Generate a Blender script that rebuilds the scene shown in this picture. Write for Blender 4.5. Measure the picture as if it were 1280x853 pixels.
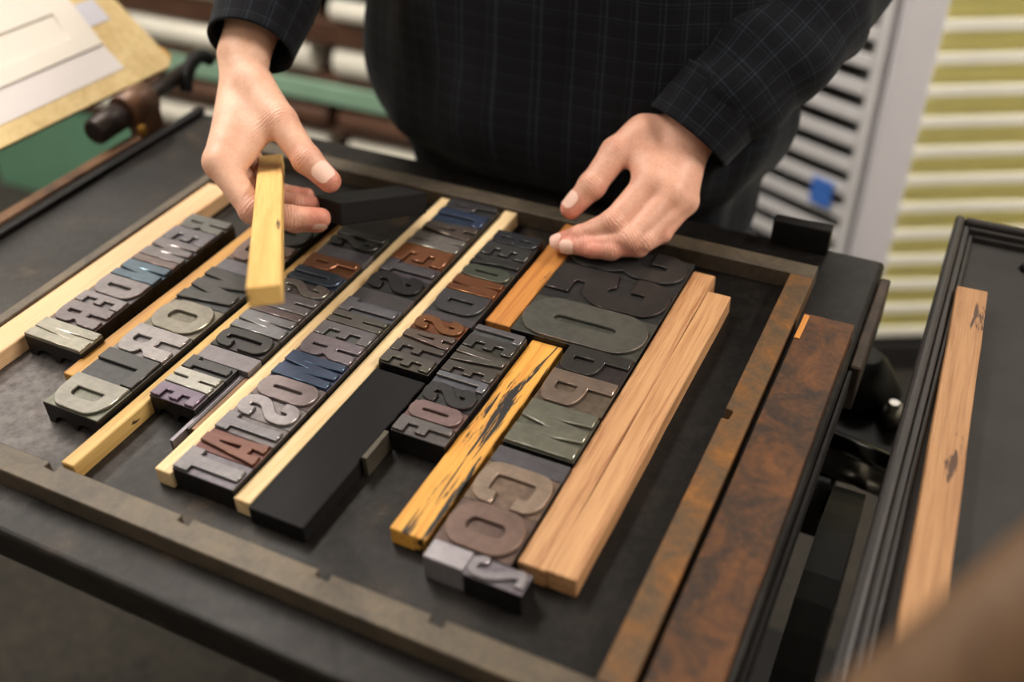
import bpy, bmesh, math, random
import numpy as np
from mathutils import Vector, Matrix

random.seed(7)
for o in list(bpy.data.objects):
    bpy.data.objects.remove(o)
scene = bpy.context.scene
col = scene.collection

# ---------------------------------------------------------------- units
# the press is measured in millimetres: x across the bed, y away along the bed, z above the bed
BED = 0.90
def W(x, y, z=0.0):
    return Vector(((x + 400) * .001, (y - 560) * .001, z * .001 + BED))

# ---------------------------------------------------------------- camera
cam_d = bpy.data.cameras.new('camera'); cam = bpy.data.objects.new('camera', cam_d); col.objects.link(cam)
R = Matrix(((0.89940449, -0.25280275, 0.35659829), (0.43665996, 0.55692762, -0.70651235), (-0.01999118, 0.79115258, 0.61129204)))
cam.matrix_world = Matrix.Translation(W(0, 0, 548.86)) @ R.to_4x4()
cam_d.sensor_width = 36; cam_d.lens = 35.87
cam_d.clip_start = 0.02
cam_d.dof.use_dof = True
cam_d.dof.focus_distance = 0.845
cam_d.dof.aperture_fstop = 2.3
scene.camera = cam

# ---------------------------------------------------------------- world, lights, exposure
wd = bpy.data.worlds.new('world'); scene.world = wd; wd.use_nodes = True
wd.node_tree.nodes['Background'].inputs[0].default_value = (1.0, 0.93, 0.85, 1)
wd.node_tree.nodes['Background'].inputs[1].default_value = 0.06
vs = scene.view_settings
vs.view_transform = 'Standard'; vs.look = 'None'; vs.gamma = 1.0; vs.use_curve_mapping = False
vs.exposure = 0.0

CEIL = 2.75
# fluorescent ceiling fixtures: x, y, length x, length y, power
FIXTURES = [(-1.0, 0.35, 0.4, 1.5, 38), (1.9, 0.85, 0.35, 1.3, 66), (-2.35, 0.9, 0.5, 1.9, 30), (0.0, 2.35, 1.2, 0.3, 14), (-1.0, -1.4, 0.35, 1.2, 4), (1.0, -1.4, 0.35, 1.2, 3)]  # second fixture is added out of view to brighten the yellow shelf rack

# ---------------------------------------------------------------- helpers
def lin(c):
    c = c / 255.0
    return c / 12.92 if c <= 0.04045 else ((c + 0.055) / 1.055) ** 2.4
def rgb(r, g, b): return (lin(r), lin(g), lin(b), 1)

MATS = {}
class NT:
    def __init__(s, name):
        s.m = bpy.data.materials.new(name); s.m.use_nodes = True; s.t = s.m.node_tree
        s.b = s.t.nodes['Principled BSDF']; s.tc = s.t.nodes.new('ShaderNodeTexCoord')
    def n(s, kind, **kw):
        nd = s.t.nodes.new('ShaderNode' + kind)
        for k, v in kw.items(): setattr(nd, k, v)
        return nd
    def l(s, a, b): s.t.links.new(a, b)
    def map(s, scale, rot=(0, 0, 0), src='Object', loc=(0, 0, 0)):
        mp = s.n('Mapping'); mp.inputs['Scale'].default_value = scale; mp.inputs['Rotation'].default_value = rot; mp.inputs['Location'].default_value = loc
        s.l(s.tc.outputs[src], mp.inputs['Vector']); return mp.outputs[0]
    def noise(s, vec, scale, detail=4, rough=.55, dist=0.0):
        nz = s.n('TexNoise'); nz.inputs['Scale'].default_value = scale; nz.inputs['Detail'].default_value = detail
        nz.inputs['Roughness'].default_value = rough; nz.inputs['Distortion'].default_value = dist
        if vec is not None: s.l(vec, nz.inputs['Vector'])
        return nz.outputs['Fac']
    def ramp(s, fac, stops):
        r = s.n('ValToRGB'); e = r.color_ramp.elements
        while len(e) < len(stops): e.new(.5)
        for el, (p, c) in zip(e, stops): el.position = p; el.color = c
        s.l(fac, r.inputs[0]); return r.outputs[0]
    def mix(s, fac, a, b, mode='MIX'):
        m = s.n('MixRGB', blend_type=mode)
        for i, v in enumerate((fac, a, b)):
            if hasattr(v, 'type') and hasattr(v, 'is_linked'): s.l(v, m.inputs[i])
            else: m.inputs[i].default_value = v
        return m.outputs[0]
    def bump(s, h, strength, dist=.001):
        b = s.n('Bump'); b.inputs['Strength'].default_value = strength; b.inputs['Distance'].default_value = dist
        s.l(h, b.inputs['Height']); s.l(b.outputs[0], s.b.inputs['Normal'])
    def set(s, **kw):
        for k, v in kw.items(): s.b.inputs[k.replace('_', ' ')].default_value = v
    def base(s, c):
        if hasattr(c, 'is_linked'): s.l(c, s.b.inputs['Base Color'])
        else: s.b.inputs['Base Color'].default_value = c

def mat_plain(name, c, rough=.5, metal=0.0, var=.15, scale=60):
    if name in MATS: return MATS[name]
    s = NT(name); nz = s.noise(s.map((1, 1, 1)), scale)
    c2 = tuple(v * (1 - var) for v in c[:3]) + (1,); c3 = tuple(min(1, v * (1 + var)) for v in c[:3]) + (1,)
    s.base(s.ramp(nz, [(.3, c2), (.7, c3)])); s.set(Roughness=rough, Metallic=metal)
    MATS[name] = s.m; return s.m

def mat_wood(name, light, dark, grain=1.0, ink=0.0, ink_col=(.01, .009, .008, 1), rough=.55, ink_stretch=(90, 16, 90), streak=None):
    s = NT(name)
    rnd = s.n('ObjectInfo').outputs['Random']
    ad = s.n('VectorMath', operation='ADD'); mu = s.n('Math', operation='MULTIPLY'); s.l(rnd, mu.inputs[0]); mu.inputs[1].default_value = 7.0
    s.l(s.tc.outputs['Object'], ad.inputs[0]); s.l(mu.outputs[0], ad.inputs[1])
    def mp(sc):
        m = s.n('Mapping'); m.inputs['Scale'].default_value = sc; s.l(ad.outputs[0], m.inputs['Vector']); return m.outputs[0]
    g1 = s.noise(mp((170 * grain, 5, 170 * grain)), 1.0, 5, .6, .6)
    g2 = s.noise(mp((700, 22, 700)), 1.0, 3, .6)
    c = s.ramp(g1, [(.30, dark), (.52, light), (.75, tuple(min(1, v * 1.12) for v in light[:3]) + (1,))])
    c = s.mix(.35, c, s.ramp(g2, [(.35, dark), (.6, light)]))
    if streak:
        g3 = s.noise(mp((240, 7, 240)), 1.0, 4, .7, .4)
        c = s.mix(s.ramp(g3, [(.53, (0, 0, 0, 1)), (.66, (.75, .75, .75, 1))]), c, streak)
    if ink > 0:
        g4 = s.noise(mp(ink_stretch), 1.0, 5, .65, .8)
        g5 = s.noise(mp((24, 9, 24)), 1.0, 1)
        mm = s.n('Math', operation='MULTIPLY'); s.l(g4, mm.inputs[0]); s.l(g5, mm.inputs[1])
        t = .40 - .13 * ink
        c = s.mix(s.ramp(mm.outputs[0], [(t, (0, 0, 0, 1)), (t + .035, (1, 1, 1, 1))]), c, ink_col)
    s.base(c); s.set(Roughness=rough); s.bump(g2, .25, .0006)
    return s.m

def tag(o, label=None, cat=None, group=None, kind=None):
    if label: o['label'] = label
    if cat: o['category'] = cat
    if group: o['group'] = group
    if kind: o['kind'] = kind
    return o
def empty(name, loc=(0, 0, 0), rot=None):
    o = bpy.data.objects.new(name, None); col.objects.link(o); o.location = loc; o.empty_display_size = .02
    if rot is not None: o.rotation_euler = rot
    return o
def link(name, me, mat, parent=None, loc=None, smooth=False):
    o = bpy.data.objects.new(name, me); col.objects.link(o)
    if mat is not None:
        me.materials.clear(); me.materials.append(mat)
    if parent: o.parent = parent
    if loc is not None: o.location = loc
    if smooth: me.shade_smooth()
    return o
def mesh_of(bm, name='mesh'):
    me = bpy.data.meshes.new(name); bm.to_mesh(me); bm.free(); return me
def box_bm(sx, sy, sz, bevel=0.0, base=False, seg=1, bm=None, at=(0, 0, 0)):
    b2 = bmesh.new(); bmesh.ops.create_cube(b2, size=1)
    for v in b2.verts:
        v.co.x *= sx; v.co.y *= sy; v.co.z = v.co.z * sz + (sz / 2 if base else 0)
    if bevel > 0: bmesh.ops.bevel(b2, geom=list(b2.edges), offset=bevel, segments=seg, affect='EDGES', profile=.5)
    for v in b2.verts: v.co += Vector(at)
    if bm is None: return b2
    me = mesh_of(b2); bm.from_mesh(me); bpy.data.meshes.remove(me); return bm
def mm_box(name, x0, x1, y0, y1, z0, z1, mat, bevel=.6, parent=None, seg=1, jitter=0.0):
    """axis aligned block in press millimetres; origin at its base centre"""
    bm = box_bm((x1 - x0) * .001, (y1 - y0) * .001, (z1 - z0) * .001, bevel * .001, True, seg)
    if jitter:
        for v in bm.verts: v.co += Vector((random.uniform(-1, 1), random.uniform(-1, 1), random.uniform(-1, 1))) * jitter * .001
    o = link(name, mesh_of(bm), mat, None, W((x0 + x1) / 2, (y0 + y1) / 2, z0))
    if parent: parent_keep(o, parent)
    return o
def parent_keep(o, p):
    bpy.context.view_layer.update()
    o.parent = p; o.matrix_parent_inverse = p.matrix_world.inverted()
def prism(pts, depth, axis='y'):
    """polygon pts (a,b) in mm extruded; axis y: pts are (x,z)"""
    bm = bmesh.new(); n = len(pts); va = []; vb = []
    for a, b in pts:
        if axis == 'y': va.append(bm.verts.new((a * .001, -depth * .0005, b * .001))); vb.append(bm.verts.new((a * .001, depth * .0005, b * .001)))
        elif axis == 'x': va.append(bm.verts.new((-depth * .0005, a * .001, b * .001))); vb.append(bm.verts.new((depth * .0005, a * .001, b * .001)))
        else: va.append(bm.verts.new((a * .001, b * .001, 0))); vb.append(bm.verts.new((a * .001, b * .001, depth * .001)))
    bm.faces.new(va); bm.faces.new(vb[::-1])
    for i in range(n): bm.faces.new((va[i], vb[i], vb[(i + 1) % n], va[(i + 1) % n]))
    bmesh.ops.recalc_face_normals(bm, faces=bm.faces); return bm
def cyl_bm(p, q, r0, r1=None, n=24, bm=None, bevel=0):
    p = Vector(p); q = Vector(q); r1 = r0 if r1 is None else r1
    bm = bm or bmesh.new(); d = (q - p).normalized(); a = d.orthogonal().normalized(); b = d.cross(a)
    prof = [(0, r0), (1, r1)]
    L = (q - p).length
    if bevel: prof = [(0, r0 - bevel), (bevel / L, r0), (1 - bevel / L, r1), (1, r1 - bevel)]
    rings = []
    for t, r in prof:
        rings.append([bm.verts.new(p + (q - p) * t + (a * math.cos(2 * math.pi * i / n) + b * math.sin(2 * math.pi * i / n)) * r) for i in range(n)])
    for k in range(len(rings) - 1):
        for i in range(n):
            f = bm.faces.new((rings[k][i], rings[k][(i + 1) % n], rings[k + 1][(i + 1) % n], rings[k + 1][i])); f.smooth = True
    bm.faces.new(rings[0][::-1]); bm.faces.new(rings[-1]); return bm

# ---------------------------------------------------------------- materials
def mat_iron():
    s = NT('blackened_iron'); v = s.map((1, 1, 1))
    a = s.noise(v, 14, 6, .65, .4); b = s.noise(v, 160, 4, .6)
    c = s.ramp(a, [(.3, rgb(16, 14, 14)), (.52, rgb(28, 25, 23)), (.62, rgb(40, 34, 29)), (.70, rgb(80, 64, 46))])
    c = s.mix(.25, c, s.ramp(b, [(.4, rgb(13, 12, 12)), (.7, rgb(56, 51, 47))]))
    pos = s.n('SeparateXYZ'); s.l(s.tc.outputs['Object'], pos.inputs[0])
    # glare on the bed painted as a pale speckled patch near one chase corner
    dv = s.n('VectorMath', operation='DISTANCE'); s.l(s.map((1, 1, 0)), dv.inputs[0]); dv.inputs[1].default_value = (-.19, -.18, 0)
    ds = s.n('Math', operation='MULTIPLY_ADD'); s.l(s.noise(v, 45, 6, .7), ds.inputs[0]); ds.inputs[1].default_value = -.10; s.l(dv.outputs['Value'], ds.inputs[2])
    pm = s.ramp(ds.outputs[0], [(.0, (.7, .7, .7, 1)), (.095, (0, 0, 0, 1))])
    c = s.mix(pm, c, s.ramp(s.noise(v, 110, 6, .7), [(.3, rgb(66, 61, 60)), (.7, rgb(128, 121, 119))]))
    s.base(c); s.set(Metallic=.25); s.b.inputs['Specular IOR Level'].default_value = .28
    r = s.ramp(s.noise(v, 9, 5, .6, .5), [(.3, (.32, .32, .32, 1)), (.7, (.5, .5, .5, 1))]); s.l(r, s.b.inputs['Roughness'])
    s.bump(b, .12, .0006); return s.m
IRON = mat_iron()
BLACK_IRON = mat_plain('black_iron', rgb(20, 18, 18), .48, .1, .3, 40); BLACK_IRON.node_tree.nodes['Principled BSDF'].inputs['Specular IOR Level'].default_value = .3
def mat_rust(name, cols, rough=.5):
    s = NT(name); v = s.map((1, 1, 1)); a = s.noise(v, 26, 7, .68, .8); b = s.noise(v, 210, 4, .6)
    c = s.ramp(a, [(.30, cols[0]), (.45, cols[1]), (.58, cols[2]), (.72, cols[3])])
    c = s.mix(.3, c, s.ramp(b, [(.35, cols[0]), (.7, cols[2])]))
    s.base(c); s.set(Roughness=rough, Metallic=.25); s.bump(b, .25, .0008); return s.m
RUST = mat_rust('rusted_chase_iron', (rgb(62, 50, 40), rgb(92, 74, 54), rgb(124, 84, 44), rgb(170, 112, 46)))
DULL = mat_rust('dull_chase_iron', (rgb(58, 52, 46), rgb(84, 74, 62), rgb(98, 86, 70), rgb(112, 92, 66)))
SLAB = mat_rust('worn_brown_slab', (rgb(34, 32, 33), rgb(60, 43, 31), rgb(100, 63, 35), rgb(132, 84, 44)), .5)
TYPEBODY = mat_plain('type_body', rgb(58, 55, 58), .42, .55, .3, 180)
TYPEDARK = mat_plain('type_body_dark', rgb(32, 30, 31), .4, .5, .3, 180)  # inked type sides, with their shade also painted into the dark colour
FACES = {}
def face_mat(c):
    if c not in FACES:
        s = NT('type_face_%d_%d_%d' % c); v = s.map((1, 1, 1)); g_ = sum(c) / 3; k = rgb(*[(x * .73 + g_ * .27) * .83 for x in c])
        a = s.noise(v, 90, 5, .6, .5); b = s.noise(s.map((60, 900, 300)), 1.0, 3)
        lo = tuple(x * .72 for x in k[:3]) + (1,); hi = tuple(min(1, x * 1.22) for x in k[:3]) + (1,)
        cc = s.mix(.3, s.ramp(a, [(.3, lo), (.7, hi)]), s.ramp(b, [(.35, lo), (.65, hi)]))
        s.base(cc); s.set(Roughness=.38, Metallic=.38); s.bump(a, .1, .0004)
        FACES[c] = s.m
    return FACES[c]

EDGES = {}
def edge_mat(c):  # edge glint painted as a lighter metal colour on the letter bevels
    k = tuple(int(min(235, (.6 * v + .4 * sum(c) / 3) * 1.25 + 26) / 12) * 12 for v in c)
    if k not in EDGES: EDGES[k] = mat_plain('painted_type_edge_glint_%d_%d_%d' % k, rgb(*k), .26, .85, .25, 120)
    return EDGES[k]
SHOULDERS = {}
def shoulder_mat(c):
    k = tuple(int((.66 * v + .34 * 66) * .84 / 6) * 6 for v in c)
    if k not in SHOULDERS: SHOULDERS[k] = mat_plain('type_shoulder_%d_%d_%d' % k, rgb(*k), .4, .45, .3, 150)
    return SHOULDERS[k]
WOOD_BIRCH = mat_wood('birch_strip', rgb(226, 186, 142), rgb(196, 150, 104), .5)
WOOD_PALE = mat_wood('pale_maple_strip', rgb(238, 209, 162), rgb(212, 176, 122), .6)
WOOD_YEL = mat_wood('yellow_strip', rgb(214, 176, 108), rgb(176, 132, 70), .6, .25)
WOOD_OLD = mat_wood('dirty_amber_strip', rgb(206, 154, 78), rgb(150, 96, 40), .7, .62, ink_col=rgb(70, 52, 34))
WOOD_INK = mat_wood('inky_amber_strip', rgb(226, 166, 74), rgb(196, 128, 48), .5, .6, ink_stretch=(150, 13, 150))
WOOD_ORG = mat_wood('orange_strip', rgb(198, 132, 62), rgb(160, 94, 40), .7, .1)
WOOD_OAK = mat_wood('oak_strip', rgb(196, 150, 106), rgb(160, 110, 70), .8, 0, streak=rgb(136, 78, 44))
WOOD_HELD = mat_wood('held_strip_wood', rgb(232, 190, 116), rgb(206, 158, 84), .5, .15)
WOOD_BLACK = mat_wood('ink_black_wood', rgb(23, 22, 23), rgb(12, 11, 12), .8, rough=.62); WOOD_BLACK.node_tree.nodes['Principled BSDF'].inputs['Specular IOR Level'].default_value = .2
WOOD_BROWN = mat_wood('brown_bar_wood', rgb(122, 92, 66), rgb(82, 58, 40), .5)

# ---------------------------------------------------------------- room
FLOORM = NT('dark_carpet'); v = FLOORM.map((1, 1, 1)); a = FLOORM.noise(v, 75, 5, .8); b = FLOORM.noise(v, 14, 3)
FLOORM.base(FLOORM.mix(.4, FLOORM.ramp(a, [(.35, rgb(22, 21, 20)), (.7, rgb(74, 68, 58))]), FLOORM.ramp(b, [(.3, rgb(26, 24, 22)), (.7, rgb(52, 47, 40))])))
FLOORM.set(Roughness=.95); FLOORM.bump(a, .6, .003)
WALLM = mat_plain('painted_wall', rgb(196, 192, 182), .8, 0, .04, 6)
CEILM = mat_plain('painted_ceiling', rgb(226, 224, 218), .85, 0, .03, 6)
def slab(name, x0, x1, y0, y1, z0, z1, m, kind='structure'):
    bm = box_bm(x1 - x0, y1 - y0, z1 - z0, 0, True)
    o = link(name, mesh_of(bm), m, None, ((x0 + x1) / 2, (y0 + y1) / 2, z0)); tag(o, kind=kind); return o
RX0, RX1, RY0, RY1 = -3.0, 2.6, -2.6, 3.2
slab('floor', RX0, RX1, RY0, RY1, -.1, 0, FLOORM.m)
slab('ceiling', RX0, RX1, RY0, RY1, CEIL, CEIL + .1, CEILM)
slab('wall_back', RX0, RX1, RY1, RY1 + .1, 0, CEIL, WALLM)
slab('wall_front', RX0, RX1, RY0 - .1, RY0, 0, CEIL, WALLM)
slab('wall_left', RX0 - .1, RX0, RY0, RY1, 0, CEIL, WALLM)
slab('wall_right', RX1, RX1 + .1, RY0, RY1, 0, CEIL, WALLM)
tube = NT('fluorescent_diffuser'); tube.set(Emission_Strength=3.0); tube.b.inputs['Emission Color'].default_value = (1, .95, .88, 1); tube.base((.9, .9, .88, 1))
WHITE = mat_plain('white_enamel', rgb(228, 226, 222), .5, 0, .03, 8)
FIXTURE_NAMES = ['above the hinged tympan', 'added to brighten the yellow shelf rack', 'beyond the tympan by the roll rack', 'behind the person', 'over the floor before the tympan', 'over the floor before the type bed']
for (fx, fy, lx, ly, pw), nm in zip(FIXTURES, FIXTURE_NAMES):
    t = empty('ceiling_light', (fx, fy, CEIL)); tag(t, 'white fluorescent ceiling light ' + nm, 'ceiling light', 'fluorescent ceiling lights')
    link('housing', mesh_of(box_bm(lx + .06, ly + .06, .05, .006, at=(0, 0, -.025))), WHITE, t)
    link('diffuser', mesh_of(box_bm(lx, ly, .012, .003, at=(0, 0, -.058))), tube.m, t)
    ld = bpy.data.lights.new('fluorescent_lamp', 'AREA'); ld.shape = 'RECTANGLE'; ld.size = lx; ld.size_y = ly; ld.energy = pw; ld.color = (1, .93, .84)
    lo = bpy.data.objects.new('fluorescent_lamp', ld); col.objects.link(lo); lo.parent = t; lo.location = (0, 0, -.068)

# ---------------------------------------------------------------- the press: bed, rails, frame
BRACK = mat_rust('brown_bracket', (rgb(34, 28, 25), rgb(52, 42, 35), rgb(70, 56, 45), rgb(84, 68, 54)))
press = empty('printing_press', W(-340, 730, -900)); tag(press, 'flat black iron press bed on a heavy base carrying the chase', 'printing press')
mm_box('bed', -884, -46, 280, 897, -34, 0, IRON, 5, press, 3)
mm_box('base', -540, -140, 610, 850, -900, -34, BLACK_IRON, 8, press)
grail = empty('guide_rail', W(-890, 590, 0)); tag(grail, 'brown iron guide rail with black lip along the bed edge below the tympan', 'guide rail')
mm_box('lip', -887, -874, 300, 897, .2, 7, BLACK_IRON, 2.5, grail, 2)
o = mm_box('rail', -903, -887.5, 300, 800, -12, 10, mat_rust('brown_rail', (rgb(60, 44, 34), rgb(92, 64, 44), rgb(120, 84, 56), rgb(140, 104, 76))), 3, grail, 2)
o = mm_box('corner_block', -156, -100, 883, 896, .1, 28, BLACK_IRON, 1.2); tag(o, 'upright black iron stop block at the far corner of the bed', 'stop block')
o = mm_box('side_bracket', -45.5, -36, 722, 868, -48, -.5, BRACK, 1.5, press)
mm_box('edge_strip', -46, -42, 290, 720, -30, -3, BLACK_IRON, 1, press)
# hinge with its clamp, between the tympan and the bed
BRONZE = mat_rust('bronze_clamp', (rgb(58, 40, 32), rgb(84, 58, 44), rgb(112, 76, 54), rgb(134, 96, 70)), .4)
DARKM = mat_plain('dark_bronze', rgb(50, 40, 37), .4, .5, .2, 60)
hinge = empty('hinge_clamp', W(-905, 830, -8)); tag(hinge, 'brown bronze hinge clamp with a dark screw cap beside the guide rail', 'hinge')
def hp(name, bm, m): o = link(name, mesh_of(bm), m, None); parent_keep(o, hinge); return o
A = W(-912, 752, 30); B = W(-924, 930, 36); D = (B - A).normalized()
hp('screw_cap', cyl_bm(A, A + D * .048, .0155, .0165, 28, bevel=.003), DARKM)
hp('clamp_sleeve', cyl_bm(A + D * .052, A + D * .098, .021, .021, 28, bevel=.002), BRONZE)
hp('pin', cyl_bm(A + D * .03, B, .010, .010, 20), DARKM)
bm = box_bm(.022, .040, .046, .003, at=A + D * .078 + Vector((.008, 0, -.022))); hp('clamp_foot', bm, BRONZE)
hp('bolt', cyl_bm(W(-893, 806, 8), W(-893, 806, 20), .006, .005, 12, bevel=.001), mat_plain('brass', rgb(160, 116, 48), .35, .6, .2, 80))
# curved arm behind the clamp
bm = bmesh.new(); prev = None; n = 14
for i in range(n + 1):
    t = i / n; a = math.pi * (.10 + .62 * t)
    c = W(-916, 915 - 34 * math.cos(a) + 30, 2 + 46 * math.sin(a)); 
    if prev is not None: cyl_bm(prev, c + (c - prev) * .15, .009, .009, 12, bm)
    prev = c
hp('curved_arm', bm, BLACK_IRON)

# ---------------------------------------------------------------- chase
chase = empty('chase', W(-428, 575, 0)); tag(chase, 'rectangular iron chase with rusty rails framing the type on the bed', 'chase')
CZ = 18
def rail(name, pts, m):
    bm = prism(pts, CZ, 'z'); bmesh.ops.bevel(bm, geom=[e for e in bm.edges], offset=.0007, segments=1, affect='EDGES')
    o = link(name, mesh_of(bm), m, None, W(0, 0, 0) - Vector((0, 0, 0)))
    o.location = Vector((.4, -.56, BED)); parent_keep(o, chase); return o
XL0, XL1, XR0, XR1, YN0, YN1, YF0, YF1 = -745, -734, -120.5, -99.5, 316, 338, 813, 834
def notch(x0, x1, y): return [(x0, y), (x0 + 2, y - 6), (x1 - 1, y - 7), (x1, y)]
pts = [(XL0, YN0), (XR1, YN0), (XR1, YN1), (XR0 - .0, YN1)]
for nx in (-232, -318, -434, -560, -660):
    pts += [(nx + 10, YN1), (nx + 11, YN1 - 6.5), (nx, YN1 - 5.5), (nx, YN1)]
pts += [(XL0, YN1)]
rail('front_rail', pts, DULL)
rail('back_rail', [(XL0, YF0), (XR1, YF0), (XR1, YF1), (XL0, YF1)], DULL)
rail('side_rail', [(XL0, YN1 + .3), (XL1, YN1 + .3), (XL1, YF0 - .3), (XL0, YF0 - .3)], DULL)
rail('side_rail', [(XR0, YN1 + .3), (XR1, YN1 + .3), (XR1, YF0 - .3), (XR0, YF0 - .3), (XR0, 606), (XR0 + 6.5, 605), (XR0 + 5.5, 594), (XR0, 594)], RUST)

# ---------------------------------------------------------------- wooden furniture
def strip(x0, x1, y0, y1, z1, m, label, cat='wood strip', name='furniture_strip', skew=0.0, z0=0.0, bevel=.8):
    bm = box_bm((x1 - x0) * .001, (y1 - y0) * .001, (z1 - z0) * .001, bevel * .001, True, 1)
    # saw-cut edges are never dead straight: subdivide along the length and wobble a little
    L = (y1 - y0) * .001
    long_e = [e for e in bm.edges if abs(e.verts[0].co.y - e.verts[1].co.y) > L * .6]
    bmesh.ops.subdivide_edges(bm, edges=long_e, cuts=9, use_grid_fill=False)
    ph = random.uniform(0, 9)
    for v in bm.verts: v.co.x += .00025 * math.sin(v.co.y * 31 + ph) + .00015 * math.sin(v.co.y * 83 + ph)
    o = link(name, mesh_of(bm), m, None, W((x0 + x1) / 2, (y0 + y1) / 2, z0)); o.rotation_euler.z = skew
    tag(o, label, cat); return o
FU = 15.5
strip(-733, -703.5, 345, 733, FU, WOOD_BIRCH, 'wide pinkish birch strip along the chase beside the REMINDER row')
strip(-634, -617, 423, 712, FU, WOOD_OLD, 'dirty amber strip stained with ink between the REMINDER and OUR WORLD rows')
strip(-555.3, -543.3, 343, 716, FU, WOOD_YEL, 'narrow yellow strip between the OUR WORLD and PUSHING THE rows')
strip(-486.4, -471, 367.5, 808, FU, WOOD_PALE, 'long pale maple strip between the PUSHING THE and THERMOSTAT rows')
strip(-413.3, -399, 368, 811, FU, WOOD_PALE, 'long pale maple strip between the THERMOSTAT row and the black block')
strip(-398, -351, 364.5, 537.5, FU, WOOD_BLACK, 'wide ink-black wooden block lying flat beside the LEVELS OF row', 'wood block', 'furniture_block')
strip(-346.2, -321, 634, 812, FU, WOOD_ORG, 'orange-brown strip under the fingertips beside the numeral blocks')
strip(-296.6, -268, 391, 626, FU, WOOD_INK, 'amber strip streaked with black ink beside the LEVELS OF row')
strip(-202.6, -181.5, 400, 780, 17.5, WOOD_OAK, 'longer pinkish oak strip touching the PPM row')
strip(-181, -159.5, 401, 754, 17.5, WOOD_OAK, 'shorter pinkish oak strip on the outside of the oak pair')
slabo = strip(-94.5, -51.5, 250, 756, 18, SLAB, 'wide worn brown slab lying beside the rusty chase rail', 'wood slab', 'brown_slab')
strip(-94.2, -89.4, 716, 752, 19.2, WOOD_ORG, 'short orange sliver of wood on the edge of the brown slab', 'wood sliver', 'wood_sliver', z0=18.0, bevel=.3)

# ---------------------------------------------------------------- type: glyph outlines (letter units in mm, w wide, h tall)
def arc(cx, cy, rx, ry, a0, a1, n=7):
    return [(cx + rx * math.cos(math.radians(a0 + (a1 - a0) * i / n)), cy + ry * math.sin(math.radians(a0 + (a1 - a0) * i / n))) for i in range(n + 1)]
def rr(x0, y0, x1, y1, bl=0, br=0, tr=0, tl=0):
    """rounded rectangle, counter-clockwise, each corner (rx, ry) or a number"""
    def c(r): return (r, r) if not isinstance(r, tuple) else r
    out = []
    for (cx, cy, sx, sy, r, a0) in ((x0, y0, 1, 1, bl, 180), (x1, y0, -1, 1, br, 270), (x1, y1, -1, -1, tr, 0), (x0, y1, 1, -1, tl, 90)):
        rx, ry = c(r)
        if rx <= 0: out.append((cx, cy))
        else: out += arc(cx + sx * rx, cy + sy * ry, rx, ry, a0, a0 + 90)
    return out
def stroke(pts, t, smooth=True, n=9, sharp=()):
    P = [Vector((p[0], p[1])) for p in pts]
    if smooth:
        Q = []
        for i in range(len(P) - 1):
            p0 = P[max(i - 1, 0)]; p1 = P[i]; p2 = P[i + 1]; p3 = P[min(i + 2, len(P) - 1)]
            if i in sharp: p0 = p1
            if i + 1 in sharp: p3 = p2
            for k in range(n):
                u = k / n
                Q.append(.5 * ((2 * p1) + (p2 - p0) * u + (2 * p0 - 5 * p1 + 4 * p2 - p3) * u * u + (3 * p1 - p0 - 3 * p2 + p3) * u ** 3))
        Q.append(P[-1]); P = Q
    l = []; r = []
    for i, p in enumerate(P):
        d = (P[min(i + 1, len(P) - 1)] - P[max(i - 1, 0)]).normalized(); nn = Vector((-d.y, d.x)) * t / 2
        l.append(tuple(p + nn)); r.append(tuple(p - nn))
    # drop offset points that fall back inside the stroke, so the outline never crosses itself
    C_ = np.array([tuple(p) for p in P])
    def clean(pts_):
        out = []
        for k_, p in enumerate(pts_):
            dd = np.min(np.hypot(C_[:, 0] - p[0], C_[:, 1] - p[1]))
            if dd > t / 2 * .975 or k_ in (0, len(pts_) - 1): out.append(p)
        ded = [out[0]]
        for p in out[1:]:
            if math.hypot(p[0] - ded[-1][0], p[1] - ded[-1][1]) > .35: ded.append(p)
        k_ = 1
        while k_ < len(ded) - 1:
            a_ = Vector(ded[k_]) - Vector(ded[k_ - 1]); b_ = Vector(ded[k_ + 1]) - Vector(ded[k_])
            if a_.normalized().dot(b_.normalized()) < .25 and a_.length < 6 and b_.length < 6: del ded[k_]; k_ = max(1, k_ - 1)
            else: k_ += 1
        return ded
    return clean(l) + clean(r)[::-1]
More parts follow.
